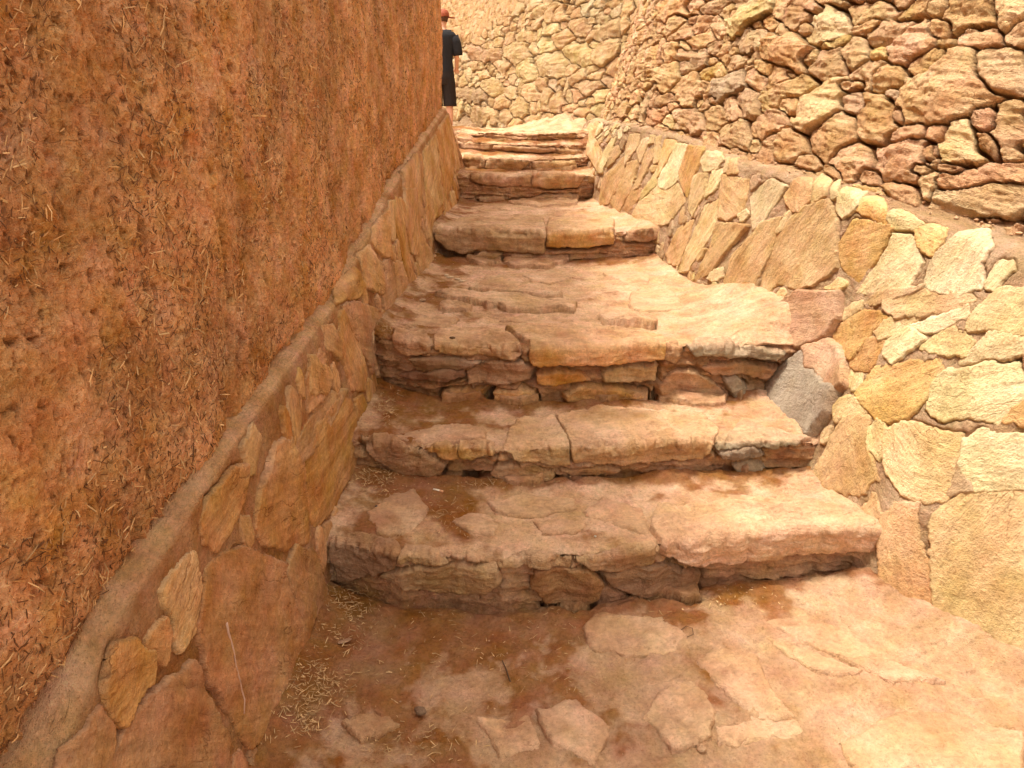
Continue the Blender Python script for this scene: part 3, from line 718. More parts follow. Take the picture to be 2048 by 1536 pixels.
# ============================================================ DRY STONE WALLS
def dry_wall(root, sheet, seeds_txt, lo, hi, vsp, seed, depth, small, mat, pal, plaster=None, nauto=9000, k_ad=1.35, core_dir=(1, 0, -.1), ext=None, special=(), bright=1.1):
    us = adaptive(sheet, lo[0], hi[0], k_ad, .003, .03, sheet.v[len(sheet.v) // 3]); vs = np.arange(lo[1], hi[1], vsp)
    U, V = np.meshgrid(us, vs, indexing='ij')
    S = []                                       # centre, inverse metric, half size, own
    for ln in seeds_txt.strip().splitlines():
        f = ln.split()
        for q in f[1:]:
            e = q.split(','); cx, cy, w_, h_, an = map(float, e[:5]); x0, y0, s = VIEW[f[0]]; a = R(an)
            c = sheet.uv(x0 + cx / s, y0 + cy / s)
            ux = sheet.uv(x0 + (cx + .25 * w_ * math.cos(a)) / s, y0 + (cy - .25 * w_ * math.sin(a)) / s)
            uy = sheet.uv(x0 + (cx + .25 * h_ * math.sin(a)) / s, y0 + (cy + .25 * h_ * math.cos(a)) / s)
            if c is None or ux is None or uy is None: continue
            A = 2 * np.array([[ux[0] - c[0], uy[0] - c[0]], [ux[1] - c[1], uy[1] - c[1]]])
            if abs(np.linalg.det(A)) < 1e-6: continue
            S.append([np.array(c), np.linalg.inv(A), np.sqrt(abs(np.linalg.det(A))), e[5] if len(e) > 5 else None, A])
    n_l = len(S); g = np.random.default_rng(seed)
    cen = [s_[0] for s_ in S]
    for _ in range(nauto):
        c = np.array((g.uniform(lo[0], hi[0]), g.uniform(lo[1], hi[1])))
        sz = g.choice(small[0], p=small[1]) * g.uniform(.8, 1.25); asp = g.uniform(1.3, 3.2); a = g.normal(0, .14) + (math.pi / 2 if g.random() < .12 else 0)
        hw, hh = sz * math.sqrt(asp), sz / math.sqrt(asp)
        ok = True
        for s_ in S:
            dlt = c - s_[0]
            if abs(dlt[0]) > .9 or abs(dlt[1]) > .9: continue
            m = np.linalg.norm(s_[1] @ dlt)
            if m < 1.16: ok = False; break
            if np.hypot(dlt[0], dlt[1]) < .80 * (sz + s_[2] * .9) and m < 1.0 + .85 * sz / s_[2]: ok = False; break
        if not ok: continue
        A = np.array([[hw * math.cos(a), -hh * math.sin(a)], [hw * math.sin(a), hh * math.cos(a)]])
        S.append([c, np.linalg.inv(A), sz, None, A])
    n = len(S); print(root.name, 'stones', n_l, n, U.shape)
    wa = .75
    WU = U + wa * (.022 * pn(U * 7, V * 7, 5) + .010 * pn(U * 22, V * 22, 6) + .003 * pn(U * 70, V * 70, 7)); WV = V + wa * (.018 * pn(U * 7, V * 7, 15) + .009 * pn(U * 22, V * 22, 16) + .003 * pn(U * 70, V * 70, 17))
    m1 = np.full(U.shape, 50.0); m2 = np.full(U.shape, 50.0); own = np.full(U.shape, -1, np.int32)
    F1 = np.zeros(U.shape); SZ = np.full(U.shape, .1)
    for k, (c, I, sz, _, A) in enumerate(S):
        ext_u = 2.6 * (abs(A[0, 0]) + abs(A[0, 1])) + .05; ext_v = 2.6 * (abs(A[1, 0]) + abs(A[1, 1])) + .05
        a, b = np.searchsorted(us, (c[0] - ext_u, c[0] + ext_u)); p_, q_ = np.searchsorted(vs, (c[1] - ext_v, c[1] + ext_v))
        if b <= a or q_ <= p_: continue
        du = WU[a:b, p_:q_] - c[0]; dv_ = WV[a:b, p_:q_] - c[1]
        lx = I[0, 0] * du + I[0, 1] * dv_; ly = I[1, 0] * du + I[1, 1] * dv_
        m = (np.abs(lx) ** 3.6 + np.abs(ly) ** 3.6) ** (1 / 3.6)
        M1 = m1[a:b, p_:q_]; M2 = m2[a:b, p_:q_]; O = own[a:b, p_:q_]; FF = F1[a:b, p_:q_]; ZZ = SZ[a:b, p_:q_]
        gg = np.random.default_rng(seed * 77 + k)
        facet = np.full(m.shape, .0)             # broken faces: lowest of a few tilted planes
        for _f in range(5):
            th = gg.uniform(0, 6.283); sl = gg.uniform(.15, .7); off = gg.uniform(.12, .5)
            facet = np.minimum(facet, off - sl * (lx * math.cos(th) + ly * math.sin(th) + .35))
        facet = facet + .12 * gg.normal()
        win = m < M1
        M2[:] = np.where(win, M1, np.minimum(M2, m)); M1[:] = np.where(win, m, M1); O[:] = np.where(win, k, O)
        FF[:] = np.where(win, facet, FF); ZZ[:] = np.where(win, sz, ZZ)
    e = np.clip((m2 - m1), 0, 3) * .5 * SZ                                          # rough distance to the joint
    e = np.minimum(e, np.clip(1.7 - m1, 0, 3) * SZ)
    gapn = .0015 + .005 * sm(fbm(U * 6, V * 6, 3, seed + 4), -.1, .4)
    r_ = np.clip(.075 * SZ, .004, .014); t = np.clip((e - gapn) / r_, 0, 1)
    dome = 1 - (1 - t) ** 2.6
    T = depth * np.clip(SZ / .12, .75, 1.15)
    rg = fbm(U * 7 + F1 * 3, V * 20, 4, seed + 6, .55); rf = fbm(U * 38 + own * 1.7, V * 55, 4, seed + 8, .62); rid = fbm(U * 14 + own * .9, V * 20, 4, seed + 12, .55, True)
    tl = (rg * .6 + fbm(U * 3 + own, V * 12, 3, seed + 15) * .6) * 5; terr = (np.floor(tl) + sm(tl - np.floor(tl), .40, .60)) / 5
    h = dome * (T + F1 * SZ * .34 + rg * .010 + terr * .016 + rid * .004) + (dome > 0) * rf * .006 - (1 - dome) * .0 - (e < gapn) * .055 - .03
    if plaster is not None:
        pm = plaster(U, V); h = h * (1 - pm * .93) + pm * (.03 + .012 * fbm(U * 9, V * 9, 5, 3, .6) - .02 * sm(fbm(U * 14, V * 14, 3, 9), .25, .45))
    Pq, Nq = sheet.ev(U, V); Pq = Pq + Nq * h[..., None]
    nu, nv = U.shape; Q = quads(nu, nv); ow = own.ravel()[Q[:, 0]]; V3 = Pq.reshape(-1, 3)
    g = np.random.default_rng(seed + 1)
    cols = []
    for k in range(n + 1):
        cc = S[k][3] if k < n and S[k][3] else pal[int(g.integers(len(pal)))]
        cols.append(jit((np.array(PAL[cc]) * .6 + np.array((.74, .46, .23)) * .4) * bright, k + seed, .10))
    cols = np.array(cols); vt = cols[np.clip(own.ravel(), -1, n)]
    sn = sm(fbm(U * 9 + own * .7, V * 9, 4, seed + 3), .0, .4).ravel()[:, None] * .4
    vt = vt * (1 - sn) + sn * vt * np.array((.9, .76, .6)); jt = ((1 - dome) ** 1.5 * .6).ravel()[:, None]; vt = vt * (1 - jt) + jt * np.array((.45, .25, .13))
    if plaster is not None:
        pm3 = pm.ravel()[:, None]; vt = vt * (1 - pm3) + pm3 * np.array((.58, .36, .18)) * (1 + .2 * rg.ravel()[:, None])
    gr = np.stack([U.ravel() + own.ravel() * .37, V.ravel() + own.ravel() * .11, h.ravel()], 1)
    dep = proj(sheet.ev(np.array([s_[0][0] for s_ in S]), np.array([s_[0][1] for s_ in S]))[0])
    o_ = np.argsort(ow, kind='stable'); ows = ow[o_]; st_i = np.searchsorted(ows, np.arange(n)); en_i = np.searchsorted(ows, np.arange(n), 'right')
    # rank by size in the picture; the 96 that show largest are parts of their own
    pc = sheet.ev(np.array([s_[0][0] for s_ in S]), np.array([s_[0][1] for s_ in S]))[0]
    yc = -((pc[:, 1] * SP + (pc[:, 2] - EYE) * CP)) / dep * F + 768; xc = pc[:, 0] / dep * F + 1024
    vis = (yc > -60) & (yc < 1600) & (xc > 850) & (xc < 2110)
    score = (en_i - st_i) / np.maximum(dep, .5) ** (2 - 1) * vis
    top = set(np.argsort(-score)[:96].tolist())
    rest = [Q[ows.size and o_[st_i[k]:en_i[k]]] for k in range(n) if k not in top] + [Q[ow < 0]]
    for k in sorted(top, key=lambda q: -score[q]):
        q = Q[o_[st_i[k]:en_i[k]]]
        if len(q) < 4: continue
        a_, b_, c_, d_ = compact(V3, q, vt, gr); mesh('wall_stone', a_, b_, mat, root, c_, d_)
    q = np.concatenate(rest); a_, b_, c_, d_ = compact(V3, q, vt, gr)
    tag(mesh('small_stones', a_, b_, mat, root, c_, d_), 'smaller stones packed between the large ones', None, None, 'stuff')
    return S
DRY = """
B 540,90,330,110,35,c 770,85,150,130,20,d 950,150,200,190,60,p 1230,70,330,110,10,t 1200,150,180,70,25,t 1450,60,250,80,35,t 1740,60,260,230,5,t 1980,80,200,180,15,t
B 1440,240,250,200,25,d 1000,250,170,50,15,y 710,290,160,260,60,t 560,210,150,150,60,k 360,160,90,100,20,d 250,230,140,70,25,t 220,360,180,90,40,k 80,300,130,90,30,t 165,310,70,150,75,d
B 320,410,180,70,20,y 410,480,220,120,30,g 550,440,120,100,-30,d 600,390,70,120,80,o 960,350,220,150,25,d 1110,300,160,140,20,t 1190,410,150,110,45,c 1290,440,160,120,10,t
B 1520,350,260,130,30,t 1600,500,460,330,35,t 1960,390,230,420,80,d 1320,530,80,60,0,k 680,540,380,120,25,t 900,590,330,170,35,c 1090,580,120,120,30,d 1215,670,200,230,0,r
B 1350,640,60,80,0,d 970,770,280,180,30,r 630,700,220,170,40,r 760,810,180,200,60,t 440,760,170,150,10,t 190,680,130,160,70,d 330,660,120,120,30,d 440,600,110,130,40,d
B 90,680,70,80,45,c 100,600,90,50,10,t 190,500,250,170,40,t 60,440,160,140,40,t 1100,890,220,180,30,t 1360,880,330,200,20,k 1400,750,250,70,10,d 1680,800,240,230,20,c
B 1850,660,150,110,0,r 1850,810,110,140,60,r 1980,730,180,250,0,d 1500,850,70,110,0,r 1560,910,60,80,0,r 1870,990,560,110,9,d 1780,1110,780,140,2,d
B 1950,1290,180,100,0,d 1990,1390,150,150,0,k 1870,1420,120,120,0,k 230,30,150,60,30,d 80,50,160,140,40,r 30,150,80,60,30,d
B 640,130,110,90,30,t 570,150,100,50,20,t 880,40,70,120,50,d 1640,230,120,60,10,t 1240,310,90,60,20,y 870,330,100,70,30,t
"""
FAR = """
A 560,750,120,330,80,b 665,930,150,250,80,t 500,1010,150,130,20,b 590,420,120,150,70,t 1000,300,180,100,10,t 950,430,210,170,30,c 1080,400,90,120,60,c 1170,370,170,150,20,c
A 1220,520,230,230,0,c 1030,560,150,170,30,c 1310,320,160,140,30,t 1450,210,130,180,60,t 1430,430,170,280,65,c 1650,270,260,120,25,c 1630,420,250,130,35,t 1290,130,140,110,0,t
A 1130,80,260,90,35,c 1620,150,90,110,60,c 1560,100,100,80,20,p 740,700,150,200,60,t 820,820,150,130,0,t 960,880,170,130,40,t 1060,740,140,140,30,c 1260,830,130,160,60,t
A 1500,700,220,110,20,d 1430,610,160,90,30,c 1420,760,100,110,20,t 1570,610,130,80,10,c 670,600,90,150,80,t 840,530,150,90,20,c 720,450,180,80,20,t 640,330,110,80,10,t
A 760,270,130,90,15,c 1230,240,160,90,10,c 1370,870,170,70,5,t 1330,970,230,120,10,d 1190,960,130,90,0,t 1070,970,140,100,10,t 920,990,130,80,30,t 1450,900,140,90,0,t 1430,1000,120,90,10,d
"""
bp = back.copy()
BASE = np.array((-.12, 0)) + np.array([(.93, 7.0), (.90, 6.3), (.98, 5.29), (1.20, 4.66), (1.31, 3.71), (1.46, 3.1), (1.58, 2.62), (1.74, 2.32), (1.86, 2.1), (2.02, 1.9), (2.5, 1.5), (3.1, 1.0), (3.6, .2), (3.8, -6)])
zb = np.array([1.47, 1.47, 1.44, 1.37, 1.27, 1.21, 1.15, 1.10, 1.06, 1.02, 1.0, .97, .95, .9])
dn = np.gradient(BASE, axis=0); nrm = np.stack([-dn[:, 1], dn[:, 0]], 1); nrm /= np.linalg.norm(nrm, axis=1, keepdims=True)   # towards the hill
nrm[0:2] = (.96, .05)
H3 = 2.9
ends = []
for f_ in (0, .5, 1):
    ends.append(np.concatenate([BASE + nrm * .34 * H3 * f_, (zb + H3 * f_)[:, None]], 1))
DC = np.stack(ends, 1)
# the wall's far end turns the corner away from the path
turn = np.stack([DC[0] + np.array((.75, .25, 0)), DC[0] + np.array((.30, .12, 0))], 0); DC = np.concatenate([turn, DC], 0)
dry, dcu, dcv = ruled(DC, .03, .03, 3, 2, (-1, -.3, 0))
dw = tag(empty('dry_stone_wall'), 'tall leaning dry stone wall of rough reddish brown boulders above the yellow faced retaining wall', 'wall')
dry_wall(dw, dry, DRY, (0, -.02), (dcu[-2] - .1, 2.35), .0052, 21, .060, ([.035, .05, .07, .10], [.18, .3, .32, .2]), M_DRY, 'tttdddrrtdkt')
slab_behind('wall_core', dry, .4, M_HILL, dw, step=4, drop=.07, direction=(-.95, 0, .2))
FB = np.array([(-5.0, 17.5), (-2.2, 14.6), (-1.1, 12.9), (-.4, 11.2), (.3, 9.5), (.95, 8.0), (1.5, 6.9), (2.3, 5.9)])
FC = np.stack([np.concatenate([FB, np.full((len(FB), 1), 1.3)], 1), np.concatenate([FB + (.35, .25), np.full((len(FB), 1), 3.0)], 1), np.concatenate([FB + (.65, .45), np.full((len(FB), 1), 4.8)], 1)], 1)
far, fcu, fcv = ruled(FC, .05, .05, 4, 2, (-1, -1, 0))
fw = tag(empty('far_stone_wall'), 'pale sunlit rubble stone wall at the head of the steps, its top smeared with mud', 'wall')
def plas(U, V):
    Pq, _ = far.ev(U, V); n = fbm(U * 1.2, V * 1.2, 4, 3)
    return sm(Pq[..., 2] - 2.78 + (Pq[..., 0] < 9) * (-.28 * (Pq[..., 0] + .6)) + n * .35, -.12, .16)
dry_wall(fw, far, FAR, (0, 0), (fcu[-1] - .1, 2.6), .0105, 41, .06, ([.06, .09, .13, .18], [.25, .35, .25, .15]), M_DRY, 'ccttctcpt', plaster=plas, k_ad=1.0, bright=.71)
slab_behind('wall_core', far, .5, M_HILL, fw, step=3, drop=.08, direction=(-.7, -.7, 0))
# ============================================================ MUD WALL
ml = np.array((.022, 0)) + np.array([(-.95, -6.0), (-.80, .0), (-.775, .8), (-.745, 1.56), (-.725, 2.6), (-.68, 3.6), (-.635, 4.5), (-.60, 5.4), (-.575, 6.02), (-.60, 6.10), (-.70, 6.14), (-1.1, 6.18)])
def skz(y): return np.interp(y, S[:, 1, 1][:10], S[:, 1, 2][:10])
MC = []
for f_ in (0, .4, .7, 1):
    b0 = np.array([skz(y) - .04 for y in ml[:, 1]]); top_ = 4.3
    MC.append(np.concatenate([ml + np.array((.03 * f_, -.02 * f_)), (b0 + (top_ - b0) * f_)[:, None]], 1))
MC = np.stack(MC, 1)
mud, mcu, mcv = ruled(MC, .03, .03, 0, 0, (1, 0, 0))
# true vertical parameter: re-map so v is height above the cap at every column
us = adaptive(mud, mcu[1] + .25, mcu[-1], 1.25, .0024, .012, 1.0); vs = np.concatenate([np.arange(0, 1.3, .0032), np.arange(1.3, 2.6, .007), np.arange(2.6, max(2.7, mud.v[-1]), .03)])
U, V = np.meshgrid(us, vs, indexing='ij')
Pm, Nm = mud.ev(U, V); Zw = Pm[..., 2]; U = U - mcu[1]
a1 = fbm(U * 2.2, Zw * 1.6, 4, 51); a2 = fbm(U * 9, Zw * 7, 4, 52, .55); a3 = fbm(U * 34, Zw * 26, 4, 53, .6); a4 = fbm(U * 95, Zw * 80, 2, 57, .6)
pits = sm(fbm(U * 15, Zw * 12, 3, 54), .38, .54); pits2 = sm(fbm(U * 42, Zw * 34, 3, 55), .3, .46)
grv = sm(fbm(U * 3.5, Zw * .7, 3, 56), .22, .5) * sm(fbm(U * 14, Zw * 5, 3, 58), -.1, .3)      # rain-washed grooves
fib = fbm(U * 60, Zw * 14, 3, 59, .6)
rz = .5 + 1.5 * sm(Zw - .25 * U + .5 * a1, .9, 1.7) * sm(-U, -2.6, -.9) + .35 * sm(a1, .1, .5)
h = a1 * .020 + (a2 * .011 + a3 * .010) * rz + a4 * .005 + fib * .006 - pits * .034 * rz - pits2 * .015 - grv * .026
low = np.exp(-np.clip(V - .045, 0, 9) / .025) * sm(fbm(U * 5 + 3, U * 0 + .3, 3, 60) + .25 * sm(-U, -1.6, -.9), -.05, .2)
low2 = np.exp(-(np.clip(V - .05, 0, 9) / .035) ** 2) * sm(-U, -1.42, -1.2) * sm(a2 + .2, -.3, .1)
h = h - low * .035 * (1 + a3) - low2 * .05 * (1 + a3 * 2)
Pm = Pm + Nm * h[..., None]
mc = np.array((.84, .425, .175)) * (1 + .36 * a1 + .28 * a2 + .22 * a3)[..., None]
recess_shade = np.clip(pits * .5 + grv * .45 + pits2 * .25, 0, .75)[..., None]; mc = mc * (1 - recess_shade) + recess_shade * np.array((.30, .115, .038))  # shade of the pits and grooves mixed into the wall colour
mp_ = sm(fbm(U * 3, Zw * 2.5, 4, 61), .05, .45)[..., None] * .45; mc = mc * (1 - mp_) + mp_ * np.array((.80, .44, .22))
mw = tag(empty('mud_wall'), 'tall mud and straw rendered wall, orange brown, rising beside the steps', 'wall')
face = mesh('mud_render', Pm.reshape(-1, 3), quads(len(us), len(vs)), M_MUD, mw, mc.reshape(-1, 3), np.stack([U.ravel(), Zw.ravel(), h.ravel()], 1))
slab_behind('wall_core', mud, .55, M_HILL, mw, step=4, drop=.04, direction=(1, 0, 0))
# ---- straw and gap shade strips
def straws(name, pos, nor, length, width, mat, parent, lift=.3, seed=0, tint=None, along=None, out=.0015):
    g = np.random.default_rng(seed); n = len(pos)
    r = g.normal(size=(n, 3)); r = r - (r * nor).sum(1, keepdims=True) * nor
    if along is not None: r = r + along
    r /= np.linalg.norm(r, axis=1, keepdims=True); r = r + nor * g.normal(0, lift, (n, 1)); r /= np.linalg.norm(r, axis=1, keepdims=True)
    s_ = np.cross(r, nor); s_ /= np.linalg.norm(s_, axis=1, keepdims=True); up = np.cross(s_, r)
    L_ = length(g, n)[:, None] * .5; W_ = width(g, n)[:, None] * .5
    c = pos + nor * out; bend = up * L_ * g.normal(0, .12, (n, 1))
    V = []
    for t, b in ((-1, 0), (0, 1), (1, 0)):
        for q in (0, 1, 2):
            a = q * 2.094; V.append(c + r * L_ * t + bend * b + (s_ * math.cos(a) + up * math.sin(a) * .6) * W_ * (1 if b else .75))
    V = np.stack(V, 1).reshape(-1, 3); base = (np.arange(n) * 9)[:, None, None]
    f = []
    for seg in (0, 3):
        for q in range(3): f.append((seg + q, seg + (q + 1) % 3, seg + 3 + (q + 1) % 3, seg + 3 + q))
    Q = (np.array(f)[None] + base).reshape(-1, 4)
    return mesh(name, V, Q, mat, parent, smooth=False)
g = np.random.default_rng(5)
def pick(U, V, P, N, mask, n, seed):
    g = np.random.default_rng(seed); idx = np.flatnonzero(mask.ravel()); k = g.choice(idx, n); return P.reshape(-1, 3)[k], N.reshape(-1, 3)[k]
cl = fbm(U * 2.5, Zw * 2, 4, 70); visible = (Zw < 3.4)
M_GAP_SHADE = plain('gap_shade_strip', (.17, .075, .03), .8, 0, 40, .4)  # dark brown strips imitating the shaded gaps between the fibres
for (nm, n, L0, W0, mt, sd_) in (('gap_shade_strip', 19000, .013, .0022, M_GAP_SHADE, 4), ('straw', 11000, .013, .0016, M_STRAW_D, 1), ('straw', 7000, .018, .0021, M_STRAW, 2), ('straw', 700, .034, .0032, M_STRAW, 3)):
    p_, n_ = pick(U, V, Pm, Nm, visible & (cl > (-.25 if sd_ == 1 else -.1)), n, sd_)
    tag(straws(nm, p_, n_, lambda g, n, L0=L0: L0 * np.exp(g.normal(0, .5, n)), lambda g, n, W0=W0: W0 * np.exp(g.normal(0, .35, n)), mt, mw, .22, sd_), 'chopped straw and painted gap shade in the mud', None, None, 'stuff')
pb = []
# ============================================================ LOOSE THINGS
def ground_at(px, py):
    q = stairs.uv(px, py); P, N = stairs.ev(np.array([q[0]]), np.array([q[1]])); return P[0], N[0]
def straw_patch(cx, cy, rx, ry, n, seed, L0=.022, clump=.012):
    g = np.random.default_rng(seed); pos, nor = [], []
    for _ in range(n):
        a = g.normal(0, .5, 2); q = stairs.uv(cx + a[0] * rx, cy + a[1] * ry)
        if q is None: continue
        hh = fbm(np.array([q[0] * 4]), np.array([q[1] * 4]), 4, 11)[0] * .016 * (1 - float(rv(np.array([q[1]]))[0]))
        P, N = stairs.ev(np.array([q[0]]), np.array([q[1]])); k = max(0, 1 - (a @ a) * 1.2)
        pos.append(P[0] + N[0] * (hh + .002 + clump * k * g.random())); nor.append(N[0])
    return np.array(pos), np.array(nor)
HE = [(630, 1370, 90, 75, 300, .023, .016), (700, 1215, 60, 75, 240, .019, .010), (760, 960, 70, 40, 240, .018, .012), (600, 1440, 80, 60, 120, .02, .008),
      (770, 820, 30, 40, 120, .016, .014), (800, 1180, 180, 60, 90, .014, .002), (950, 1330, 260, 140, 170, .013, .0), (880, 1040, 70, 60, 120, .014, .003),
      (1250, 1250, 400, 120, 70, .012, .0), (830, 560, 60, 70, 120, .018, .004), (780, 660, 50, 30, 60, .016, .003), (1500, 1200, 200, 30, 60, .012, .002), (1000, 970, 160, 20, 90, .011, .001),
      (820, 1480, 160, 50, 90, .016, .002)]
pp, nn = [], []
for k, (a, b, c, d, n, L0, cl_) in enumerate(HE):
    x, y = straw_patch(a, b, c, d, n, 80 + k, L0, cl_); pp.append(x); nn.append(y)
pp = np.concatenate(pp); nn = np.concatenate(nn)
tag(straws('straw_litter', pp, nn, lambda g, n: .016 * np.exp(g.normal(-.15, .42, n)), lambda g, n: (.0024 * np.exp(g.normal(-.25, .4, n))), plain('dry_litter', (.56, .37, .18), .7, 0, 60, .5), None, .22, 9), 'chopped dry straw lying in the corners of the steps', None, None, 'stuff')
# grit
gp, gn = [], []
g = np.random.default_rng(12)
for k in range(1500):
    q = stairs.uv(g.uniform(560, 1750), g.uniform(520, 1530)) if k % 3 else stairs.uv(g.normal(830, 80), g.uniform(520, 700))
    if q is None: continue
    P_, N_ = stairs.ev(np.array([q[0]]), np.array([q[1]])); hh = fbm(np.array([q[0] * 4]), np.array([q[1] * 4]), 4, 11)[0] * .016 * (1 - float(rv(np.array([q[1]]))[0]))
    gp.append(P_[0] + N_[0] * (hh + .001)); gn.append(N_[0])
n_g = len(gp)
for k in range(1100):
    u_ = g.uniform(ccu[1], ccu[10]); v_ = g.normal(ccv[2] + .13, .05)
    if not ccv[2] + .02 < v_ < ccv[-1]: continue
    P_, N_ = clad.ev(np.array([u_]), np.array([v_])); gp.append(P_[0] + N_[0] * .004); gn.append(N_[0])
gp = np.array(gp); n = len(gp); r_ = (.0012 + .0035 * g.random(n) ** 3)[:, None]; r_[n_g:] = (.0025 + .011 * g.random((n - n_g, 1)) ** 3)
oct_ = np.array([(1, 0, 0), (0, 1, 0), (-1, 0, 0), (0, -1, 0), (0, 0, .7), (0, 0, -.7)])
Vg = (gp[:, None] + oct_[None] * g.uniform(.6, 1.3, (n, 6, 1)) * r_[:, None]).reshape(-1, 3)
tri = np.array([(0, 1, 4), (1, 2, 4), (2, 3, 4), (3, 0, 4), (1, 0, 5), (2, 1, 5), (3, 2, 5), (0, 3, 5)])
Qg = (tri[None] + (np.arange(n) * 6)[:, None, None]).reshape(-1, 3)
M_GRIT = plain('grit', (.50, .31, .18), .9, 0, 90, .4)
tag(mesh('gravel', Vg, Qg, M_GRIT, smooth=False), 'fine grit scattered over the steps and the wall ledge', None, None, 'stuff')
def blob(name, px, py, size, col, label, cat, seed, flat=.6, lift=.3, rotz=0.0):
    c, N_ = ground_at(px, py)
    hh = fbm(np.array([c[0] * 4]), np.array([0.0]), 1, 11)[0] * 0
    th, ph = np.meshgrid(np.linspace(0, math.pi, 15), np.linspace(0, 2 * math.pi, 25)[:-1], indexing='ij')
    d = np.stack([np.sin(th) * np.cos(ph), np.sin(th) * np.sin(ph), np.cos(th)], -1)
    g = np.random.default_rng(seed); rr = np.ones(th.shape)
    for _ in range(9):
        v_ = g.normal(size=3); v_ /= np.linalg.norm(v_); o_ = g.uniform(.72, .98); dd = d @ v_
        rr = np.minimum(rr, np.where(dd > .05, o_ / np.maximum(dd, .05), 9))
    rr *= 1 + .05 * pn(th * 4, ph * 3, seed % 40)
    V_ = d * rr[..., None] * np.array(size) * .5
    ca, sa = math.cos(rotz), math.sin(rotz); V_ = np.stack([V_[..., 0] * ca - V_[..., 1] * sa, V_[..., 0] * sa + V_[..., 1] * ca, V_[..., 2]], -1)
    Q_ = []
    for i in range(14):
        for j in range(24): Q_.append((i * 24 + j, (i + 1) * 24 + j, (i + 1) * 24 + (j + 1) % 24, i * 24 + (j + 1) % 24))
    V_ = V_.reshape(-1, 3)
    o = mesh(name, V_, np.array(Q_), M_CLAD, None, np.ones_like(V_) * np.array(col), V_ * 3)
    o.location = (c[0], c[1], c[2] + size[2] * lift + .003); return tag(o, label, cat)
blob('pebble', 841, 1427, (.036, .026, .022), (.30, .20, .13), 'small dark brown pebble on the dusty ground before the first step', 'pebble', 1, rotz=-.3)
blob('pebble', 1403, 1502, (.026, .024, .018), (.70, .45, .27), 'small pale angular stone at the bottom of the picture on the trodden earth', 'pebble', 2)
blob('stone_chip', 690, 1284, (.044, .018, .006), (.55, .33, .2), 'thin flat pinkish stone chip among the straw beside the big brown slab', 'stone chip', 3, rotz=.5)
blob('pebble', 845, 603, (.035, .025, .016), (.6, .4, .25), 'pale pebble in the dirt by the left skirt wall on the third step', 'pebble', 4)
blob('pebble', 1190, 1079, (.009, .008, .007), (.85, .83, .75), 'tiny white pebble on the first step', 'pebble', 5, lift=1.3)
blob('pebble', 1000, 553, (.03, .022, .016), (.66, .46, .3), 'pale pebble on the flat stones under the fourth step', 'pebble', 6)
blob('pebble', 712, 1072, (.022, .018, .012), (.62, .5, .4), 'whitish lump beside a green scrap on the left end of the first step', 'pebble', 7)
blob('leaf_scrap', 727, 1076, (.024, .012, .007), (.12, .13, .06), 'crumpled dark green leaf scrap on the left end of the first step', 'leaf', 8, rotz=.5)
blob('dark_dropping', 905, 672, (.04, .016, .014), (.06, .035, .02), 'dark brown dry clod on the edge of the third step', 'clod', 9, lift=1.2)
blob('dark_dropping', 905, 686, (.026, .014, .012), (.15, .085, .045), 'smaller brown clod below the dark one on the third step edge', 'clod', 10, lift=1.6)
for k, (px, py, sx, a) in enumerate([(900, 556, .05, .2), (915, 560, .045, -.4), (925, 564, .05, .5), (893, 552, .03, .9)]):
    if k == 0: flake = blob('plaster_flake', px, py, (sx, .022, .010), (.82, .66, .45), 'pale crumbled plaster flakes in the dirt by the left end of the fourth step', 'plaster', 11, rotz=a)
    else:
        o = blob('flake', px, py, (sx, .02, .010), (.82, .66, .45), None, None, 12 + k, rotz=a); o.location = o.location - flake.location; o.parent = flake
def tube(name, pts, rad, mat, label=None, cat=None, parent=None, ns=8):
    pts = [Vector(p) for p in pts]; V_, Q_ = [], []
    for i, p in enumerate(pts):
        d = (pts[min(i + 1, len(pts) - 1)] - pts[max(i - 1, 0)]).normalized(); a = d.orthogonal().normalized(); b = d.cross(a)
        r0 = rad[i] if isinstance(rad, (list, tuple)) else rad
        for k in range(ns):
            t = 2 * math.pi * k / ns; V_.append(p + (a * math.cos(t) + b * math.sin(t)) * r0)
    for i in range(len(pts) - 1):
        for k in range(ns): Q_.append((i * ns + k, i * ns + (k + 1) % ns, (i + 1) * ns + (k + 1) % ns, (i + 1) * ns + k))
    n0 = len(V_); V_.append(pts[0]); V_.append(pts[-1])
    for k in range(ns): Q_.append((n0, (k + 1) % ns, k, k)); Q_.append((n0 + 1, (len(pts) - 1) * ns + k, (len(pts) - 1) * ns + (k + 1) % ns, (len(pts) - 1) * ns + (k + 1) % ns))
    m = bpy.data.meshes.new(name); m.from_pydata([tuple(v) for v in V_], [], [tuple(dict.fromkeys(q)) for q in Q_]); m.materials.append(mat)
    for f in m.polygons: f.use_smooth = True
    o = link(bpy.data.objects.new(name, m), parent); return tag(o, label, cat)
def gp3(px, py, up=.004):
    P_, N_ = ground_at(px, py); return Vector(P_) + Vector(N_) * up
M_PAPER = plain('filter_paper', (.72, .40, .22), .8); M_WHITE = plain('white_paper', (.8, .74, .62), .8); M_TWIG = plain('twig_bark', (.10, .055, .03), .8); M_ASH = plain('ash', (.09, .07, .06), .9)
a, b = gp3(755, 1016, .008), gp3(773, 1010, .008)
cb = tag(empty('cigarette_butt', a), 'crushed orange cigarette butt on the left paving stone of the first step', 'cigarette butt'); bpy.context.view_layer.update()
tube('filter', [a - a, (b - a)], .0042, M_PAPER, parent=cb); tube('ash', [(a - b) * .2, a - a], .0040, M_ASH, parent=cb)
a, b = gp3(867, 982, .008), gp3(880, 985, .008)
cb = tag(empty('cigarette_butt', a), 'white cigarette butt in the soil at the foot of the second step', 'cigarette butt')
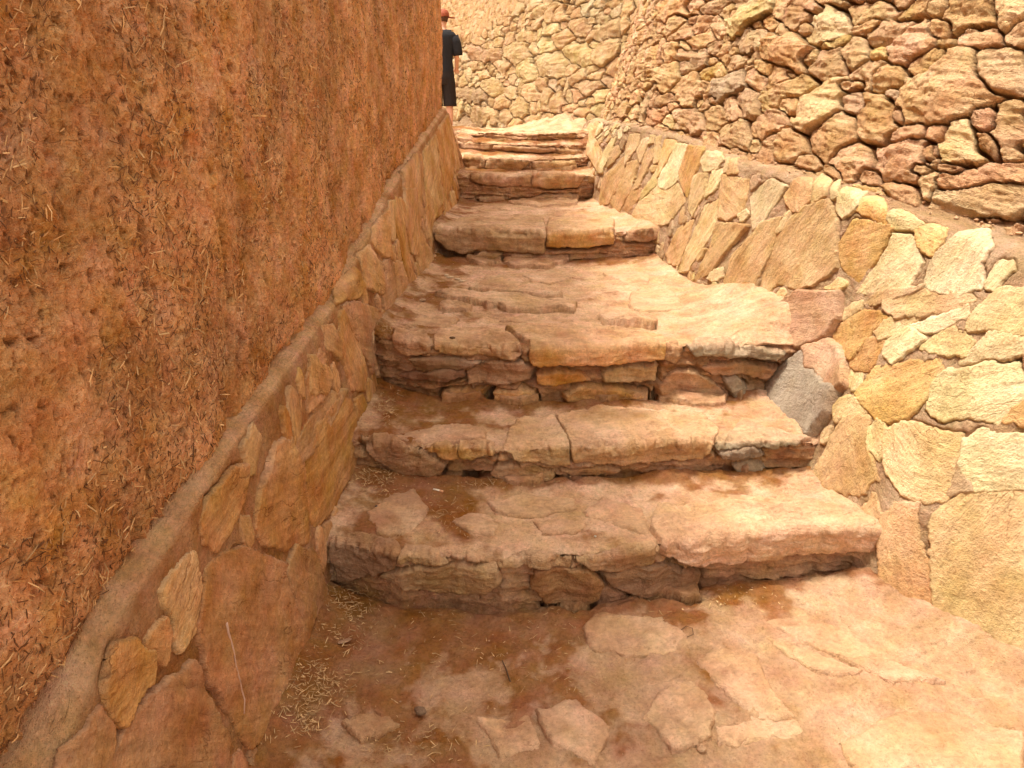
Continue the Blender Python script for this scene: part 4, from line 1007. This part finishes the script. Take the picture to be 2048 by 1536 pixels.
tube('paper', [a - a, (b - a)], .0038, M_WHITE, parent=cb); tube('filter', [(b - a), (b - a) * 1.5], .0038, M_PAPER, parent=cb)
tube('twig', [gp3(1004, 1322), gp3(1012, 1342, .008), gp3(1020, 1364), gp3(1024, 1372)], [.0014, .0022, .0024, .004], M_TWIG, 'dark thin twig lying on the ground before the first step', 'twig')
tube('root_curl', [gp3(1362, 1262), gp3(1372, 1258, .012), gp3(1384, 1264, .014), gp3(1386, 1274, .010), gp3(1374, 1276, .004)], .0011, M_TWIG, 'thin dark curled rootlet beside the sunk paving stone', 'rootlet')
tube('seed_pod', [gp3(1215, 1236), gp3(1219, 1246, .007), gp3(1217, 1252)], [.001, .0022, .001], M_TWIG, 'little black curved seed husk on the pinkish paving stone', 'seed husk')
# scratch on the big slab
bpy.context.view_layer.update()
deps = bpy.context.evaluated_depsgraph_get(); tr = BVHTree.FromObject(BIG, deps)
pts = []
for x, y in [(945, 930), (952, 970), (968, 1020), (978, 1060), (985, 1110), (1000, 1165), (1008, 1210), (1020, 1250), (1018, 1310)]:
    hit = tr.ray_cast(Vector((0, 0, EYE)), ray(x / 2.0867, 800 + y / 2.0867))
    if hit[0] is not None: pts.append(hit[0] + hit[1] * .0002)
if len(pts) > 2: tube('scratch_mark', pts, [.0036, .0034, .0025, .0018, .0018, .0018, .0022, .0026, .0022][:len(pts)], plain('chalky_scratch', (.55, .36, .27), .9, 0, 80, .1), parent=BIG)
# ============================================================ PERSON
def skin_body(name, verts, edges, rad, mat, parent):
    m = bpy.data.meshes.new(name); m.from_pydata(verts, edges, []); o = link(bpy.data.objects.new(name, m), parent)
    o.modifiers.new('skin', 'SKIN'); sv = m.skin_vertices[0].data if m.skin_vertices else None
    if sv is None:
        bpy.context.view_layer.objects.active = o; m.attributes.new('x', 'FLOAT', 'POINT'); return o
    for i, r in enumerate(rad): sv[i].radius = r if isinstance(r, tuple) else (r, r)
    sv[0].use_root = True
    s = o.modifiers.new('sub', 'SUBSURF'); s.levels = s.render_levels = 2
    dg = bpy.context.evaluated_depsgraph_get(); dg.update(); me = bpy.data.meshes.new_from_object(o.evaluated_get(dg))
    o.modifiers.clear(); o.data = me; me.materials.clear(); me.materials.append(mat)
    for f in me.polygons: f.use_smooth = True
    return o
def loft(name, rings, mat, parent, n=28, fold=0.0, seed=0, closed=True):
    """rings: (cx, cy, cz, rx, ry, tilt) stacked; folds are real geometry"""
    V_, Q_ = [], []; g = np.random.default_rng(seed)
    P_ = []
    for k in range(len(rings) - 1):
        a, b = np.array(rings[k], float), np.array(rings[k + 1], float)
        for t in np.linspace(0, 1, 6)[:-1]: P_.append(a + (b - a) * t)
    P_.append(np.array(rings[-1], float)); P_ = blur(np.array(P_), 2, 0)
    for i, r in enumerate(P_):
        for k in range(n):
            t = 2 * math.pi * k / n; f = 1 + fold * float(pn(np.array([math.cos(t) * 2 + r[2] * 3]), np.array([math.sin(t) * 2 + r[2] * 5]), seed)[0])
            x, y = math.cos(t) * r[3] * f, math.sin(t) * r[4] * f
            V_.append((r[0] + x, r[1] + y, r[2] + x * r[5]))
    m_ = len(P_)
    for i in range(m_ - 1):
        for k in range(n): Q_.append((i * n + k, i * n + (k + 1) % n, (i + 1) * n + (k + 1) % n, (i + 1) * n + k))
    if closed:
        V_.append(tuple(P_[0][:3])); V_.append(tuple(P_[-1][:3]))
        for k in range(n): Q_.append((len(V_) - 2, (k + 1) % n, k)); Q_.append((len(V_) - 1, (m_ - 1) * n + k, (m_ - 1) * n + (k + 1) % n))
    m = bpy.data.meshes.new(name); m.from_pydata(V_, [], Q_); m.materials.append(mat)
    for f in m.polygons: f.use_smooth = True
    return link(bpy.data.objects.new(name, m), parent)
def join_meshes(name, obs, mat, parent):
    V_, Q_ = [], []
    for o in obs:
        n0 = len(V_); V_ += [tuple(o.matrix_local @ v.co) for v in o.data.vertices]; Q_ += [tuple(n0 + i for i in f.vertices) for f in o.data.polygons]
        bpy.data.objects.remove(o)
    m = bpy.data.meshes.new(name); m.from_pydata(V_, [], Q_); m.materials.append(mat)
    for f in m.polygons: f.use_smooth = True
    return link(bpy.data.objects.new(name, m), parent)
M_SKIN = plain('skin', (.66, .36, .24), .55, 0, 20, .08); M_SHIRT = plain('black_cotton', (.018, .018, .022), .85, .3, 50, .2)
M_SHORT = plain('dark_shorts', (.020, .014, .013), .8, .3, 50, .2); M_CAP = plain('orange_cap', (.30, .075, .035), .7, .2, 60, .15); M_HAIR = plain('brown_hair', (.09, .04, .02), .7, .6, 90, .4)
M_SHOE = plain('dark_shoe', (.05, .04, .04), .7)
pr = tag(empty('person', (-1.05, 11.5, 1.30)), 'person seen from behind in black t-shirt, shorts and orange cap, half hidden by mud wall', 'person')
bv, be, br = [], [], []
def bj(p, r, par=None):
    bv.append(p); br.append(r)
    if par is not None: be.append((par, len(bv) - 1))
    return len(bv) - 1
pel = bj((0, 0, .93), (.13, .10)); ab = bj((0, .01, 1.08), (.125, .09), pel); ch = bj((0, 0, 1.27), (.15, .11), ab); cl_ = bj((0, -.005, 1.42), (.11, .08), ch)
nk = bj((.01, .02, 1.50), .052, cl_); nk2 = bj((.02, .05, 1.56), .052, nk); hd = bj((.03, .075, 1.62), (.075, .085), nk2); hd2 = bj((.03, .085, 1.69), (.062, .075), hd)
no = bj((.055, .17, 1.61), .014, hd)
for sx in (1, -1):
    sh = bj((.175 * sx, 0, 1.41), .055, cl_); el = bj((.225 * sx, .01, 1.13), .040, sh); wr = bj((.21 * sx, .17, 1.0), .027, el)
    pa = bj((.20 * sx, .235, .975), (.034, .018), wr)
    for q, (dx, l) in enumerate(((-.028, .070), (-.010, .082), (.009, .078), (.026, .062))):
        f1 = bj((.20 * sx + dx, .275, .965), .0095, pa); f2 = bj((.20 * sx + dx, .275 + l * .5, .945), .0085, f1); bj((.20 * sx + dx, .275 + l * .75, .915), .007, f2)
    t1 = bj((.20 * sx - .035 * sx, .225, .96), .011, wr); bj((.20 * sx - .05 * sx, .26, .94), .009, t1)
    hp = bj((.085 * sx, 0, .88), .088, pel); kn = bj((.095 * sx, .02 + .06 * (sx < 0), .49), .056, hp); ca = bj((.098 * sx, -.01 + .03 * (sx < 0), .34), .054, kn)
    an = bj((.10 * sx, -.01, .09), .034, ca); hl = bj((.10 * sx, -.03, .045), .034, an); toe = bj((.115 * sx, .15, .03), (.04, .022), hl)
skin_body('body', bv, be, br, M_SKIN, pr)
sh_t = loft('torso', [(0, 0, .85, .175, .125, 0), (0, 0, .95, .17, .125, 0), (0, .0, 1.10, .165, .12, 0), (0, 0, 1.27, .195, .135, 0), (0, -.005, 1.40, .235, .125, 0), (0, 0, 1.45, .20, .105, 0), (0, .005, 1.475, .13, .085, 0), (.005, .015, 1.495, .068, .062, 0), (.01, .02, 1.505, .058, .056, 0)], M_SHIRT, None, fold=.05, seed=2)
sl = [tube('s', [(.05 * s, 0, 1.435), (.13 * s, 0, 1.42), (.185 * s, 0, 1.375), (.215 * s, .0, 1.30), (.238 * s, .0, 1.20), (.245 * s, .005, 1.14)], [.05, .072, .084, .080, .074, .070], M_SHIRT, ns=20) for s in (1, -1)]
join_meshes('t_shirt', [sh_t] + sl, M_SHIRT, pr)
pe = loft('pelvis', [(0, 0, .74, .17, .125, 0), (0, -.01, .84, .182, .135, 0), (0, 0, .92, .172, .125, 0), (0, 0, .95, .16, .115, 0)], M_SHORT, None, fold=.04, seed=4)
lg = [loft('leg', [(.105 * s, .015, .445, .098, .10, 0), (.10 * s, .01, .60, .098, .10, 0), (.09 * s, 0, .80, .10, .115, 0), (.08 * s, 0, .88, .09, .11, 0)], M_SHORT, None, fold=.07, seed=5 + s) for s in (1, -1)]
join_meshes('shorts', [pe] + lg, M_SHORT, pr)
hr = loft('hair', [(.03, .055, 1.595, .068, .07, 0), (.03, .065, 1.64, .080, .092, 0), (.03, .075, 1.70, .082, .096, 0), (.03, .08, 1.73, .05, .06, 0)], M_HAIR, pr, fold=.05, seed=8)
cp1 = loft('dome', [(.03, .07, 1.655, .092, .108, .12), (.03, .075, 1.70, .092, .108, .1), (.03, .08, 1.745, .07, .08, .05), (.03, .08, 1.765, .03, .035, 0), (.03, .08, 1.767, .005, .005, 0)], M_CAP, None, fold=.01, seed=9)
cp2 = loft('brim', [(.135, .10, 1.652, .075, .062, -.10), (.135, .10, 1.660, .075, .062, -.10)], M_CAP, None)
join_meshes('cap', [cp1, cp2], M_CAP, pr)
for s in (1, -1):
    loft('shoe', [(.108 * s, .055, .0, .045, .135, 0), (.108 * s, .055, .03, .048, .138, 0), (.104 * s, .03, .065, .044, .10, 0), (.10 * s, -.01, .10, .04, .05, 0)], M_SHOE, pr)
pr.scale = (1, 1, 1.01)
# ============================================================ HILL behind the right wall
hx = np.array([(1.9, 7.6), (2.1, 6.3), (2.1, 5.2), (2.4, 4.6), (2.5, 3.7), (2.6, 3.1), (2.8, 2.6), (2.9, 2.3), (3.0, 2.1), (3.3, 1.9), (3.7, 1.5), (4.2, 1.0)])
Vh, n = [], len(hx)
for (x, y) in hx: Vh.append((x - .25, y, 3.72))
for (x, y) in hx: Vh.append((x + 60, y + (y - 4) * 12, 9))
Qh = [(i, i + 1, n + i + 1, n + i) for i in range(n - 1)]
tag(mesh('hill', np.array(Vh), np.array(Qh), M_HILL), 'bare hillside above the dry stone wall', None, None, 'structure')
print('verts', sum(len(o.data.vertices) for o in sc.objects if o.type == 'MESH'))
